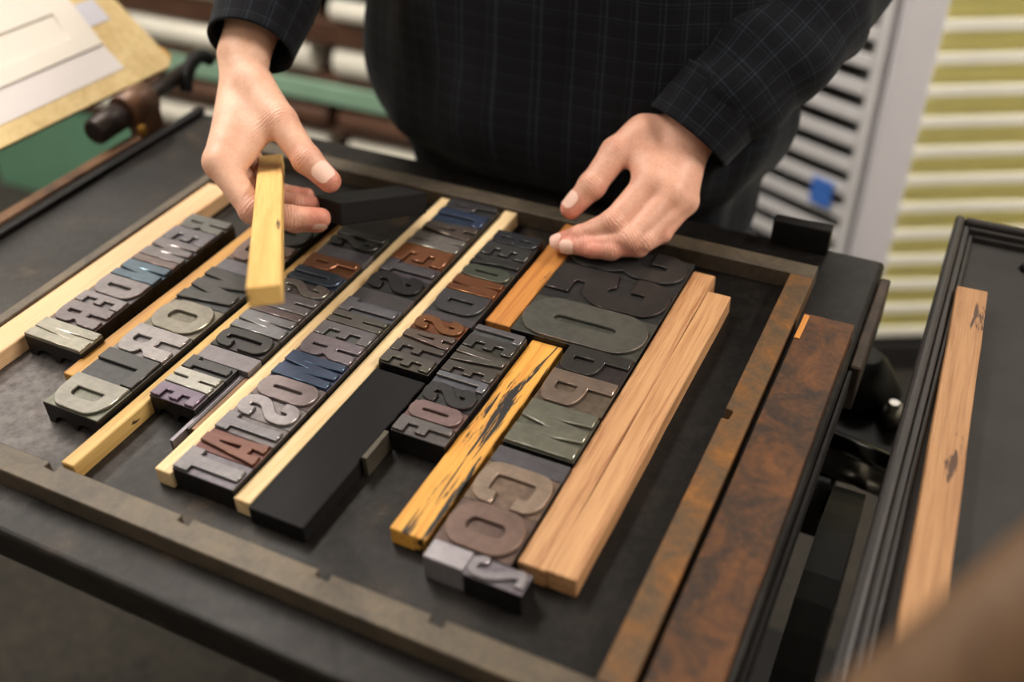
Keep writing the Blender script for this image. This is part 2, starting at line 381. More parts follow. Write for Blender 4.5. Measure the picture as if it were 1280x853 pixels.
def glyph(ch, w, h):
    s = w * (.43 - .3 * max(0, w / h - .47)); a = min(.24 * h, .43 * w + .05 * h); e = .245 * h
    rx, ry = .48 * w, min(.48 * w, .3 * h)
    ir = (max(.01, (w - 2 * s) * .48), min((w - 2 * s) * .7, .1 * h))
    m = h / 2
    if ch == 'I': return [[(0, 0), (w, 0), (w, h), (0, h)]]
    if ch == 'L': return [[(0, 0), (w, 0), (w, a * .9), (s * 1.1, a * .9), (s * 1.1, h), (0, h)]]
    if ch == 'T': return [[(w / 2 - s * .55, 0), (w / 2 + s * .55, 0), (w / 2 + s * .55, h - a), (w, h - a), (w, h), (0, h), (0, h - a), (w / 2 - s * .55, h - a)]]
    if ch == 'E': s = .48 * w; return [[(0, 0), (w, 0), (w, a), (s, a), (s, m - a * .45), (w * .9, m - a * .45), (w * .9, m + a * .45), (s, m + a * .45), (s, h - a), (w, h - a), (w, h), (0, h)]]
    if ch == 'F': return [[(0, 0), (s, 0), (s, m - a * .5), (w * .86, m - a * .5), (w * .86, m + a * .4), (s, m + a * .4), (s, h - a), (w, h - a), (w, h), (0, h)]]
    if ch == 'H': return [[(0, 0), (s, 0), (s, m - a * .55), (w - s, m - a * .55), (w - s, 0), (w, 0), (w, h), (w - s, h), (w - s, m + a * .55), (s, m + a * .55), (s, h), (0, h)]]
    if ch == 'N': return [[(0, 0), (s * .82, 0), (s * .88, h * .55), (w - s * 1.2, 0), (w, 0), (w, h), (w - s * .82, h), (w - s * .88, h * .45), (s * 1.2, h), (0, h)]]
    if ch == 'M': return [[(0, 0), (.26 * w, 0), (.30 * w, .58 * h), (.38 * w, 0), (.62 * w, 0), (.70 * w, .58 * h), (.74 * w, 0), (w, 0), (w, h), (.60 * w, h), (.5 * w, .55 * h), (.40 * w, h), (0, h)]]
    if ch == 'W': return [[(.14 * w, 0), (.40 * w, 0), (.5 * w, .5 * h), (.60 * w, 0), (.86 * w, 0), (w, h), (.76 * w, h), (.71 * w, .5 * h), (.60 * w, h), (.40 * w, h), (.29 * w, .5 * h), (.24 * w, h), (0, h)]]
    if ch == 'V': return [[(.33 * w, 0), (.67 * w, 0), (w, h), (w - s, h), (.5 * w, .38 * h), (s, h), (0, h)]]
    if ch == 'Y': return [[(.5 * w - s / 2, 0), (.5 * w + s / 2, 0), (.5 * w + s / 2, .4 * h), (w, h), (w - s, h), (.5 * w, .62 * h), (s, h), (0, h), (.5 * w - s / 2, .4 * h)]]
    if ch == 'A': return [[(0, 0), (s * .95, 0), (.36 * w, .2 * h), (.64 * w, .2 * h), (w - s * .95, 0), (w, 0), (.70 * w, h), (.30 * w, h)], [(.41 * w, .37 * h), (.59 * w, .37 * h), (.53 * w, .72 * h), (.47 * w, .72 * h)]]
    if ch in 'O0': return [rr(0, 0, w, h, (rx, ry), (rx, ry), (rx, ry), (rx, ry)), rr(s, e, w - s, h - e, ir, ir, ir, ir)]
    if ch == 'D': return [rr(0, 0, w, h, 0, (.6 * w, ry), (.6 * w, ry), 0), rr(s, e, w - s, h - e, 0, ir, ir, 0)]
    if ch == 'U': return [rr(0, 0, w, h, (rx, ry), (rx, ry), 0, 0)[:-1] + [(w - s, h)] + rr(s, e, w - s, h - .01, ir, ir, 0, 0)[:0] + [(w - s, e + ir[1])] + [(w / 2, e)] + [(s, e + ir[1])] + [(s, h), (0, h)]]
    bowl = (.55 * w, min(.45 * w, .17 * h))
    if ch == 'P': return [[(0, 0), (s, 0), (s, .36 * h)] + arc(w - bowl[0], .36 * h + bowl[1], bowl[0], bowl[1], 270, 360) + arc(w - bowl[0], h - bowl[1], bowl[0], bowl[1], 0, 90) + [(0, h)], rr(s, .36 * h + .16 * h, w - s, h - .17 * h, 0, ir, ir, 0)]
    if ch == 'R': return [[(0, 0), (s, 0), (s, .37 * h), (w - s, .37 * h), (w - s, 0), (w, 0), (w, .37 * h), (w * .86, .47 * h)] + arc(w - bowl[0] * .7, .52 * h + bowl[1] * .8, bowl[0] * .7, bowl[1] * .8, 300, 360, 4) + arc(w - bowl[0], h - bowl[1], bowl[0], bowl[1], 0, 90) + [(0, h)], rr(s, .55 * h, w - s, h - .17 * h, 0, ir, ir, 0)]
    if ch == 'B': return [[(0, 0)] + arc(w - bowl[0], bowl[1], bowl[0], bowl[1], 270, 360) + [(w, .43 * h), (w * .9, .5 * h), (w, .57 * h)] + arc(w - bowl[0], h - bowl[1], bowl[0], bowl[1], 0, 90) + [(0, h)], rr(s, .56 * h, w - s, h - .15 * h, 0, ir, ir, 0), rr(s, .15 * h, w - s, .44 * h, 0, ir, ir, 0)]
    t = {'S': .42, 'C': .36, 'G': .38, '2': .34, '3': .42, '5': .42}[ch] * w * (1 - .75 * max(0, w / h - .5))
    def n2(P): return [(t / 2 + x * (w - t), t / 2 + y * (h - t)) for x, y in P]
    top = [(0, .76), (0, .87), (.16, .97), (.5, 1), (.84, .97), (1, .87)]
    bot = [(1, .13), (.84, .03), (.5, 0), (.16, .03), (0, .13)]
    if ch == 'S': return [stroke(n2([(1, .74), (1, .87), (.84, .97), (.5, 1), (.16, .97), (0, .87), (0, .74), (.12, .63), (.5, .5), (.88, .37), (1, .26), (1, .13), (.84, .03), (.5, 0), (.16, .03), (0, .13), (0, .28)]), t)]
    if ch in 'CG':
        P = [(1, .68), (1, .85), (.84, .97), (.5, 1), (.16, .97), (0, .85), (0, .15), (.16, .03), (.5, 0), (.84, .03), (1, .15), (1, .33)]
        if ch == 'G': return [stroke(n2(P[:-1] + [(1, .46)]), t)]
        return [stroke(n2(P), t)]
    if ch == '3': return [stroke(n2(top + [(1, .68), (.84, .57), (.55, .5), (.84, .43), (1, .32)] + bot + [(0, .28)]), t, sharp=())]
    if ch == '5': return [stroke(n2([(1, 1), (.03, 1), (0, .52), (.3, .62), (.7, .62), (.97, .50), (1, .36)] + bot + [(0, .28)]), t, sharp=(1, 2))]
    if ch == '2': return [stroke(n2(top + [(1, .72), (.8, .5), (.35, .25), (.05, .06), (.5, 0), (1, 0)]), t, sharp=(9,))]
GL = {}
def glyph_mesh(ch, w, h, thick):
    key = (ch, round(w, 1), round(h, 1), thick)
    if key in GL: return GL[key]
    cu = bpy.data.curves.new('glyph', 'CURVE'); cu.dimensions = '2D'; cu.fill_mode = 'BOTH'
    bv = .45
    cu.extrude = thick / 2 - bv * .5; cu.bevel_depth = bv; cu.bevel_resolution = 0; cu.offset = -bv
    for loop in glyph(ch, w, h):
        sp = cu.splines.new('POLY'); sp.points.add(len(loop) - 1); sp.use_cyclic_u = True
        for p, (x, y) in zip(sp.points, loop): p.co = (x, y, 0, 1)
    ob = bpy.data.objects.new('glyph_tmp', cu); col.objects.link(ob)
    dg = bpy.context.evaluated_depsgraph_get(); me = bpy.data.meshes.new_from_object(ob.evaluated_get(dg))
    bpy.data.objects.remove(ob); bpy.data.curves.remove(cu)
    zs = [v.co.z for v in me.vertices]; z0 = min(zs)
    # mirror and turn: letter top points to -x, letter right points towards the near side (-y)
    for v in me.vertices:
        x, y, z = v.co; x = min(max(x, 0), w); y = min(max(y, 0), h)
        v.co = Vector(((h / 2 - y) * .001, (w / 2 - x) * .001, (z - z0) * .001))
    bm = bmesh.new(); bm.from_mesh(me); bmesh.ops.recalc_face_normals(bm, faces=bm.faces); bm.to_mesh(me); bm.free()
    GL[key] = me; return me
TH = 23.3; REL = 2.4
def type_block(ch, x0, x1, y0, y1, color, label, dark=False, feet=False, worn=False, mx=1.0, my=.6, x0g=None, nick=True):
    g = .12; y0 += g; y1 -= g
    root = empty('type_block', W((x0 + x1) / 2, (y0 + y1) / 2, 0)); tag(root, label, 'type block', 'movable type locked in the chase')
    wx = x1 - x0; wy = y1 - y0; hb = TH - REL
    if feet:
        h2 = wx / 2
        pts = [(-h2, 0), (-h2 * .78, 0), (-h2 * .70, 6), (-h2 * .52, 9), (-h2 * .30, 9), (-h2 * .12, 6), (-h2 * .06, 0), (h2 * .06, 0), (h2 * .12, 6), (h2 * .30, 9), (h2 * .52, 9), (h2 * .70, 6), (h2 * .78, 0), (h2, 0), (h2, hb), (-h2, hb)]
        bm = prism(pts, wy, 'y')
        bmesh.ops.bevel(bm, geom=[e for e in bm.edges if all(v.co.z > hb * .0009 for v in e.verts)], offset=.0005, segments=1, affect='EDGES')
    else:
        bm = box_bm(wx * .001, wy * .001, hb * .001, .0005, True)
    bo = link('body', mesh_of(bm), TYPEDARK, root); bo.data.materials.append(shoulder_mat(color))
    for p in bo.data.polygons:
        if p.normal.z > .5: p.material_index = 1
    rel = 1.0 if worn else REL
    if worn: 
        bm = box_bm((wx - .4) * .001, (wy - .4) * .001, (REL - rel + .1) * .001, .0002, True); link('shoulder', mesh_of(bm), face_mat(color), root, Vector((0, 0, (hb - .05) * .001)))
    gw = wy - 2 * my; gh = (x1 - (x0g if x0g is not None else x0)) - 2 * mx
    me = glyph_mesh(ch, round(gw, 1), round(gh, 1), round(rel, 2)).copy()
    cx = ((x1 + (x0g if x0g is not None else x0)) / 2 - (x0 + x1) / 2) * .001
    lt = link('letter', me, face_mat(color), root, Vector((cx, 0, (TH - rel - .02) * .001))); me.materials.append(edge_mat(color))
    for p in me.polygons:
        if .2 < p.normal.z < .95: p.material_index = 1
    return root
def spacer(x0, x1, y0, y1, z1, color, label, name='spacing_block'):
    o = mm_box(name, x0, x1, y0 + .12, y1 - .12, 0, z1, face_mat(color), .4); tag(o, label, 'spacing block'); return o

CN = {}
def cname(c):
    r, g, b = c; mxv = max(c); mnv = min(c)
    if mxv - mnv < 14: return 'black' if mxv < 48 else 'dark grey' if mxv < 82 else 'grey' if mxv < 126 else 'pale grey'
    if b == mxv and b - r > 14: return 'blue'
    if r - b > 60: return 'rust-brown'
    if b > g + 8 and r > g + 8: return 'purple-tinged'
    if g == mxv: return 'greenish'
    if r - b > 24 and r > 120: return 'tan'
    if r - b > 12: return 'brownish'
    return 'grey'
def row(word, x0, x1, items, rowname):
    """items from the far end to the near end: (char, y_far, y_near, colour, options)"""
    names = [it[0] if it[0] != '_' else 'blank' for it in items]
    for i, it in enumerate(items):
        ch, yf, yn, c = it[:4]; op = it[4] if len(it) > 4 else {}
        pv = names[i - 1] if i else None; nx = names[i + 1] if i < len(items) - 1 else None
        where = ('between %s and %s' % (pv, nx)) if pv and nx else ('next to %s' % (nx or pv))
        if ch == '_':
            spacer(op.get('x0', x0), op.get('x1', x1), yn, yf, op.get('z', 20.6), c, '%s blank spacing block %s in the %s row' % (cname(c), where, rowname))
        else:
            kind = 'numeral' if ch.isdigit() else 'letter'
            o2 = dict(op); xx0 = o2.pop('x0', x0); xx1 = o2.pop('x1', x1)
            type_block(ch, xx0, xx1, yn, yf, c, '%s type block, mirrored %s %s, %s in the %s row' % (cname(c), kind, ch, where, rowname), **o2)

row('REMINDER', -696.5, -644, [('R', 665, 640, (122, 120, 112)), ('E', 640, 617, (122, 114, 122)), ('M', 617, 584.4, (128, 118, 120)), ('I', 584.4, 574, (122, 98, 92)),
    ('N', 574, 546, (74, 100, 120)), ('D', 546, 516.6, (132, 120, 120)), ('E', 516.6, 500.2, (130, 120, 122)), ('R', 500.2, 471, (118, 104, 106)),
    ('N', 470, 443, (158, 152, 130), dict(x0=-697, x1=-632, feet=True, worn=True, dark=True, my=.3, mx=.4))], 'REMINDER')
row('OUR WORLD', -614.5, -557.5, [('O', 726, 690, (70, 66, 64)), ('U', 690, 652, (68, 65, 63), dict(dark=True)), ('R', 652, 615, (150, 118, 106)), ('_', 615, 597, (116, 110, 120)), ('W', 597, 541, (74, 71, 68), dict(my=2)),
    ('O', 541, 498, (146, 136, 116)), ('R', 498, 460.5, (158, 148, 146)), ('L', 460.5, 424, (60, 57, 56), dict(dark=True)), ('D', 424, 384.5, (146, 140, 124), dict(dark=True, feet=True))], 'OUR WORLD')
row('IS PUSHING', -541.5, -487, [('I', 705, 694, (66, 64, 62), dict(dark=True)), ('S', 694, 676, (62, 60, 58), dict(dark=True)), ('_', 676, 655, (108, 102, 112)), ('P', 655, 632, (156, 88, 50)), ('U', 632, 610, (58, 74, 92)),
    ('S', 610, 589, (126, 116, 110)), ('H', 589, 564, (122, 114, 117)), ('I', 564, 554, (112, 92, 92)), ('N', 554, 526.7, (126, 124, 128)), ('G', 526.7, 501, (54, 51, 48), dict(dark=True)),
    ('_', 500.5, 482.5, (134, 124, 128))], 'IS PUSHING')
row('THE', -542.5, -497, [('T', 482, 464.7, (70, 66, 65), dict(dark=True)), ('H', 464.7, 444.5, (176, 170, 156), dict(dark=True)), ('E', 444.5, 427, (118, 98, 120), dict(dark=True, feet=True))], 'THE')
row('PLANETS', -469.8, -414, [('P', 800, 780, (70, 66, 70), dict(dark=True)), ('L', 780, 757, (50, 66, 104)), ('A', 757, 730.5, (92, 76, 68)), ('N', 730.5, 706.5, (126, 116, 110)), ('E', 706.5, 678, (146, 78, 36)),
    ('T', 678, 656, (88, 83, 88)), ('S', 656, 628, (36, 31, 31), dict(dark=True)), ('_', 628, 608, (78, 71, 73))], 'PLANETS')
row('THERMOSTAT', -469.8, -414, [('T', 608, 587, (104, 101, 108)), ('H', 587, 568.5, (92, 86, 78), dict(dark=True)), ('E', 568.5, 549, (114, 107, 112)), ('R', 549, 522, (130, 116, 124)), ('M', 522, 489, (54, 74, 112)),
    ('O', 489, 462.6, (146, 126, 126)), ('S', 462.6, 438, (156, 146, 148)), ('T', 438, 417.5, (120, 112, 117)), ('A', 417.5, 394, (122, 62, 42)), ('T', 394, 369.3, (124, 116, 119), dict(dark=True))], 'THERMOSTAT')
row('BEYOND', -397.6, -348.2, [('B', 764, 742, (56, 56, 64), dict(dark=True)), ('E', 742, 720, (72, 70, 68), dict(dark=True)), ('Y', 720, 700.5, (62, 60, 58), dict(dark=True)), ('O', 700.5, 679.7, (86, 92, 76)), ('N', 679.7, 654.5, (140, 74, 36)),
    ('D', 654.5, 622, (78, 75, 79), dict(dark=True)), ('_', 622, 612.2, (90, 82, 88), dict(z=20.9))], 'BEYOND')
row('SAFE', -397.6, -350, [('S', 612.2, 592, (150, 84, 40), dict(dark=True)), ('A', 592, 572.5, (114, 92, 80)), ('F', 572.5, 556.6, (92, 84, 76)), ('E', 556.6, 540.3, (96, 88, 80), dict(dark=True))], 'SAFE')
row('LEVELS OF', -344.6, -297.4, [('L', 618, 603.5, (114, 109, 114)), ('E', 603.5, 586.3, (82, 76, 74)), ('V', 586.3, 565, (98, 92, 83)), ('E', 565, 549.5, (88, 82, 75)), ('L', 549.5, 536, (114, 114, 126)),
    ('S', 536, 512, (58, 55, 55), dict(dark=True)), ('O', 512, 490.5, (140, 106, 104)), ('F', 490.5, 472.5, (108, 101, 99))], 'LEVELS OF')
row('350', -317.2, -203.3, [('3', 786, 738.2, (60, 58, 58), dict(dark=True)), ('5', 738.2, 682.4, (58, 55, 54), dict(dark=True)), ('0', 682.4, 626, (106, 104, 94))], '350')
row('PPM', -261, -203.3, [('P', 625.6, 591, (66, 63, 59), dict(dark=True)), ('P', 591, 551, (146, 120, 102)), ('M', 549.6, 497, (126, 124, 106)), ('_', 493, 475.4, (98, 93, 101))], 'PPM')
row('CO2', -261, -203.3, [('C', 475, 434, (166, 138, 114), dict(dark=True)), ('O', 434, 391.5, (136, 102, 88), dict(dark=True)), ('2', 391, 372.3, (156, 148, 154), dict(dark=True, x0=-229, x1=-186))], 'CO2')
spacer(-259.5, -229.3, 374, 391, 22.2, (176, 166, 174), 'pale lilac spacing block next to the small numeral 2')

# thin leads standing on edge
LEADM = mat_plain('lead_strip', rgb(118, 112, 118), .35, .6, .15, 90)
o = mm_box('lead_strip', -496.6, -493.6, 396, 482, 0, 15.5, LEADM, .3); tag(o, 'long thin grey lead strip on edge beside the THE row', 'lead strip', 'leads')
o = mm_box('lead_strip', -493.4, -491, 412, 482, 0, 15.5, mat_plain('dark_lead', rgb(78, 72, 72), .4, .5, .2, 90), .3); tag(o, 'thin dark lead strip on edge against the long grey lead', 'lead strip', 'leads')
o = mm_box('lead_strip', -490.8, -487.0, 414, 482, 0, 14.5, mat_plain('brass_lead', rgb(122, 92, 66), .4, .4, .2, 90), .3); tag(o, 'thin brassy strip on edge against the long maple strip', 'lead strip', 'leads')
o = mm_box('lead_strip', -349.6, -345.4, 439, 472, 0, 19, mat_plain('brown_lead', rgb(78, 72, 62), .45, .4, .2, 90), .4); tag(o, 'short brownish lead strip on edge beside the black wooden block', 'lead strip', 'leads')

# ---------------------------------------------------------------- tympan board with its sheets, hinged up beyond the guide rail
TH_ = math.radians(42)
def tymp_matrix(a, b, n=0.0):
    """a mm along the board edge towards the viewer, b mm up the slope, n mm above its face"""
    u = Vector((0, -1, .037)).normalized(); v = Vector((-math.cos(TH_), 0, math.sin(TH_))); v = (v - u * v.dot(u)).normalized(); w = v.cross(u) * -1
    if w.z < 0: w = -w
    p = W(-930, 912, 52) + (u * a + v * b + w * n) * .001
    return Matrix(((u.x, v.x, w.x, p.x), (u.y, v.y, w.y, p.y), (u.z, v.z, w.z, p.z), (0, 0, 0, 1)))
def round_poly(a0, b0, a1, b1, r): return rr(a0, b0, a1, b1, r, r, r, r)
BOARDM = NT('aged_manila_board'); v = BOARDM.map((1, 1, 1)); a = BOARDM.noise(v, 22, 5, .6, .4); b = BOARDM.noise(v, 140, 4)
BOARDM.base(BOARDM.mix(.3, BOARDM.ramp(a, [(.3, rgb(198, 166, 108)), (.6, rgb(226, 200, 146)), (.8, rgb(214, 186, 120))]), BOARDM.ramp(b, [(.3, rgb(176, 144, 92)), (.6, rgb(228, 202, 150))]))); BOARDM.set(Roughness=.6)
def tymp_piece(name, loops, thick, n, m, parent=None):
    """flat piece lying on the board: outline loops (outer, then holes) in board mm"""
    cu = bpy.data.curves.new('sheet', 'CURVE'); cu.dimensions = '2D'; cu.fill_mode = 'BOTH'; cu.extrude = thick / 2
    for loop in loops:
        sp = cu.splines.new('POLY'); sp.points.add(len(loop) - 1); sp.use_cyclic_u = True
        for p, (x, y) in zip(sp.points, loop): p.co = (x, y, 0, 1)
    ob = bpy.data.objects.new('tmp', cu); col.objects.link(ob); dg = bpy.context.evaluated_depsgraph_get()
    me = bpy.data.meshes.new_from_object(ob.evaluated_get(dg)); bpy.data.objects.remove(ob); bpy.data.curves.remove(cu)
    for vv in me.vertices: vv.co *= .001
    o = link(name, me, m); o.matrix_world = tymp_matrix(0, 0, n + thick / 2)
    if parent: parent_keep(o, parent)
    return o
tym = empty('tympan_board', W(-930, 700, 40)); tag(tym, 'tilted cream board with rounded corners on an iron frame hinged above the rail', 'board')
tymp_piece('board', [round_poly(-4, -4, 430, 330, 14)], 5, -5, BOARDM.m, tym)
tymp_piece('back_frame', [round_poly(-1, -1, 427, 327, 12)], 10, -15.2, BLACK_IRON, tym)
tymp_piece('edge_strap', [rr(-8, 4, -3, 22, 2, 2, 2, 2)], 8, -8, mat_plain('brass', rgb(160, 116, 48), .35, .6, .2, 80), tym)
PAPER = mat_plain('white_paper', rgb(222, 214, 212), .8, 0, .015, 20); PAPER2 = mat_plain('ivory_mat', rgb(228, 219, 208), .8, 0, .015, 20)
PAPER3 = mat_plain('bluish_white_paper', rgb(204, 201, 210), .8, 0, .015, 20)
tag(tymp_piece('paper_sheet', [[(63, 18), (330, 18), (330, 100), (63, 100)]], .5, .1, PAPER), 'plain white paper sheet under the window mat on the board', 'paper sheet')
o = tymp_piece('window_mat', [[(63, 55), (330, 55), (330, 200), (45, 200), (56, 110)], [(96, 75), (300, 75), (300, 111), (89, 111)]], 1.6, .8, PAPER2); tag(o, 'ivory card mat with a long rectangular window cut out', 'window mat')
tag(tymp_piece('paper_sheet', [[(86, 72), (310, 72), (310, 116), (86, 116)]], .08, .66, PAPER2), 'ivory paper showing through the window of the mat', 'paper sheet')
tag(tymp_piece('paper_tab', [[(25, 80), (70, 80), (70, 112), (24, 112)]], .4, .2, PAPER3), 'small white paper tab sticking out past the window mat', 'paper tab')

# ---------------------------------------------------------------- moulded black tray beside the press
tray = empty('moulded_tray', W(140, 700, -900)); tag(tray, 'black moulded wooden tray with a stepped rim on an iron pedestal', 'tray')
TRAYM = mat_wood('black_tray_wood', rgb(42, 37, 36), rgb(26, 23, 22), .8, rough=.42)
TX0, TX1, TY0, TY1 = 4, 300, 180, 980
def tray_ring(x0, y0, x1, y1, wd, z0, z1, name, bev):
    for (a0, b0, a1, b1) in ((x0, y0, x0 + wd, y1), (x1 - wd, y0, x1, y1), (x0 + wd, y1 - wd, x1 - wd, y1), (x0 + wd, y0, x1 - wd, y0 + wd)):
        mm_box(name, a0, a1, b0, b1, z0, z1, TRAYM, bev, tray, 2)
tray_ring(TX0, TY0, TX1, TY1, 9, -26, 20, 'rim', 3)
tray_ring(TX0 + 9, TY0 + 9, TX1 - 9, TY1 - 9, 6, -26, 15, 'rim_step', 1.6)
tray_ring(TX0 + 15, TY0 + 15, TX1 - 15, TY1 - 15, 5, -26, 10, 'rim_step', 1.6)
mm_box('tray_floor', TX0 + 20, TX1 - 20, TY0 + 20, TY1 - 20, -26, 4, mat_plain('worn_black_panel', rgb(34, 31, 29), .6, 0, .4, 25), .5, tray)
mm_box('pedestal', 110, 190, 520, 640, -900, -26, BLACK_IRON, 6, tray)
bm = cyl_bm(W(78, 930, 4), W(78, 930, 9), .008, .007, 20, bevel=.001); o = link('peg', mesh_of(bm), BLACK_IRON); parent_keep(o, tray)
o = strip(-13, 13, -225, 195, 20, mat_wood('worn_tray_strip', rgb(176, 132, 92), rgb(138, 94, 60), .8, .5, rgb(80, 56, 42)), 'worn pale wooden strip with dark stains lying in the black tray', z0=4)
o.location = W(40.5, 641, 4.1); o.rotation_euler.z = math.radians(2.0)

# brown wooden lever in front of the tray
lev = empty('wooden_lever', W(115, 330, 20)); tag(lev, 'thick brown wooden lever leaning up from the moulded tray', 'lever')
p0 = W(12, 188, 252); p1 = W(126, 328, 366)
dirv = (p1 - p0).normalized()
bm = bmesh.new(); cyl_bm(p0 - dirv * .02, p0 + dirv * .42, .021, .023, 28, bm, bevel=.006)
o = link('handle', mesh_of(bm), WOOD_BROWN); parent_keep(o, lev)
q = p0 + dirv * .17
bm = cyl_bm(Vector((q.x, q.y, W(0, 0, 4).z)), q, .011, .011, 16); o = link('stem', mesh_of(bm), BLACK_IRON); parent_keep(o, lev)
lev.location = Vector((q.x, q.y, W(0, 0, 4).z)); bpy.context.view_layer.update()
for ch in lev.children: ch.matrix_parent_inverse = lev.matrix_world.inverted()

# ---------------------------------------------------------------- drive gear between bed and tray
gear = empty('flywheel', W(-20, 690, -900)); tag(gear, 'dark iron flywheel on a steel shaft in the gap below the bed edge', 'flywheel')
def gp(name, bm, m, smooth=False): o = link(name, mesh_of(bm), m); parent_keep(o, gear); return o
STEEL = mat_plain('bright_steel', rgb(170, 166, 160), .28, .9, .1, 60)
cz, cy, rw = -330, 560, 250
bm = bmesh.new(); n = 56; rings = []
for (r, x) in ((rw, -34), (rw, -6), (rw - 34, -6), (rw - 34, -34)):
    rings.append([bm.verts.new(W(x, cy + r * math.cos(2 * math.pi * i / n), cz + r * math.sin(2 * math.pi * i / n))) for i in range(n)])
for k in range(4):
    for i in range(n): bm.faces.new((rings[k][i], rings[k][(i + 1) % n], rings[(k + 1) % 4][(i + 1) % n], rings[(k + 1) % 4][i]))
bmesh.ops.recalc_face_normals(bm, faces=bm.faces); gp('rim', bm, BLACK_IRON)
for k in range(5):
    a = 2 * math.pi * k / 5 + .4
    gp('spoke', cyl_bm(W(-20, cy + 30 * math.cos(a), cz + 30 * math.sin(a)), W(-20, cy + (rw - 25) * math.cos(a), cz + (rw - 25) * math.sin(a)), .016, .012, 12), BLACK_IRON)
gp('hub', cyl_bm(W(-48, cy, cz), W(2, cy, cz), .042, .042, 28, bevel=.004), BLACK_IRON)
gp('stand', box_bm(.05, .16, .9 + cz * .001 - .03, .01, at=W(-84, cy, 0) - Vector((0, 0, .9 - (.9 + cz * .001 - .03) / 2))), BLACK_IRON)
gp('added_black_sheet', box_bm(.2, .7, .02, .003, at=W(0, 560, -612)), BLACK_IRON)  # black sheet added below the wheel to darken the gap and hide the floor
gp('axle', cyl_bm(W(-118, cy, cz), W(-10, cy, cz), .02, .02, 20), STEEL)
arm = empty('drive_shaft', W(-20, 760, -160)); tag(arm, 'short steel drive shaft with black collars bracketed to the press', 'shaft')
def ap(name, bm, m): o = link(name, mesh_of(bm), m); parent_keep(o, arm); return o
ap('shaft', cyl_bm(W(-52, 768, -150), W(20, 752, -150), .014, .014, 24), STEEL)
ap('collar', cyl_bm(W(-60, 782, -140), W(16, 766, -140), .013, .013, 24, bevel=.003), mat_plain('glossy_black', rgb(20, 18, 18), .2, .3, .2, 90))
ap('bracket_plate', box_bm(.09, .16, .012, .003, at=W(-20, 850, -175)), BLACK_IRON)
ap('dome', cyl_bm(W(-44, 905, -172), W(-44, 905, -120), .045, .026, 32, bevel=.01), BLACK_IRON)
ap('ball_knob', cyl_bm(W(-4, 865, -168), W(-4, 865, -140), .012, .009, 20, bevel=.004), STEEL)
ap('support', box_bm(.05, .24, .04, .004, at=W(-62, 840, -195)), BLACK_IRON)
arm.location = W(-62, 840, -215); bpy.context.view_layer.update()
for ch in arm.children: ch.matrix_parent_inverse = arm.matrix_world.inverted()

# ---------------------------------------------------------------- background: rack of rolls, yellow shelf rack, drying rack
GREEN = mat_plain('mint_metal', rgb(158, 196, 170), .5, 0, .06, 10); BROWNB = mat_plain('brown_shelf', rgb(92, 62, 46), .55, 0, .25, 25)
ROLL = mat_plain('paper_roll', rgb(240, 235, 222), .75, 0, .05, 15)
rack = empty('roll_rack', W(-1600, 1850, -900)); tag(rack, 'mint green metal rack with brown shelf boards behind the person', 'rack')
RKX0, RKX1 = -2560, -640
for x in (RKX0, -1600, RKX1): mm_box('upright', x - 18, x + 18, 1905, 1960, -900, 260, GREEN, 3, rack)
mm_box('back_panel', RKX0, RKX1, 1960, 1972, -900, 260, mat_plain('deep_green_panel', rgb(92, 140, 112), .6, 0, .08, 10), 1, rack)
mm_box('front_panel', RKX0, RKX1, 1742, 1752, -900, -604, mat_plain('mint_panel', rgb(112, 160, 132), .5, 0, .06, 10), 2, rack)
# shelves: height, what stands below the board (brown board or mint rail), roll radius and colour
SHELF = [(-572, 'board', 18, 33, ROLL, 'white'), (-488, 'none', 10, 26, BROWNB, 'brown'), (-360, 'rail', 64, 36, ROLL, 'white'), (-230, 'board', 54, 23, ROLL, 'white'), (-105, 'board', 54, 34, BROWNB, 'brown'), (20, 'rail', 54, 36, ROLL, 'white')]
PLACE = ['bottom', 'second', 'third', 'fourth', 'fifth', 'top']
for i, (z, front, drop, r, m, cn) in enumerate(SHELF):
    mm_box('shelf', RKX0, RKX1, 1740, 1958, z - 10, z, BROWNB, 2, rack)
    if front == 'board': mm_box('shelf_board', RKX0, RKX1, 1738, 1749.5, z - drop, z, BROWNB, 2, rack)
    if front == 'rail':
        mm_box('shelf_board', RKX0, RKX1, 1738, 1749.5, z - 13, z, BROWNB, 2, rack)
        mm_box('mint_rail', RKX0, RKX1, 1736, 1749.5, z - drop, z - 13.5, GREEN, 4, rack)
    for j, (xa, xb) in enumerate(((-2520, -1990), (-1960, -1330), (-1300, -680))):
        bm = bmesh.new(); A = W(xa + 8 * ((i + j) % 3), 1728 + r, z + r + .3); B = W(xb - 12 * ((i * 2 + j) % 3), 1728 + r, z + r + .3)
        cyl_bm(A, B, r * .001, r * .001, 28, bm)
        c = (A + B) / 2
        for vv in bm.verts: vv.co -= c
        o = link('paper_roll', mesh_of(bm), m, None, c)
        tag(o, '%s paper roll on the %s shelf of the mint rack, bay %s' % (cn, PLACE[i], ['beyond the tympan', 'behind the working hand', 'behind the person'][j]), 'paper roll', 'paper rolls on the mint rack')

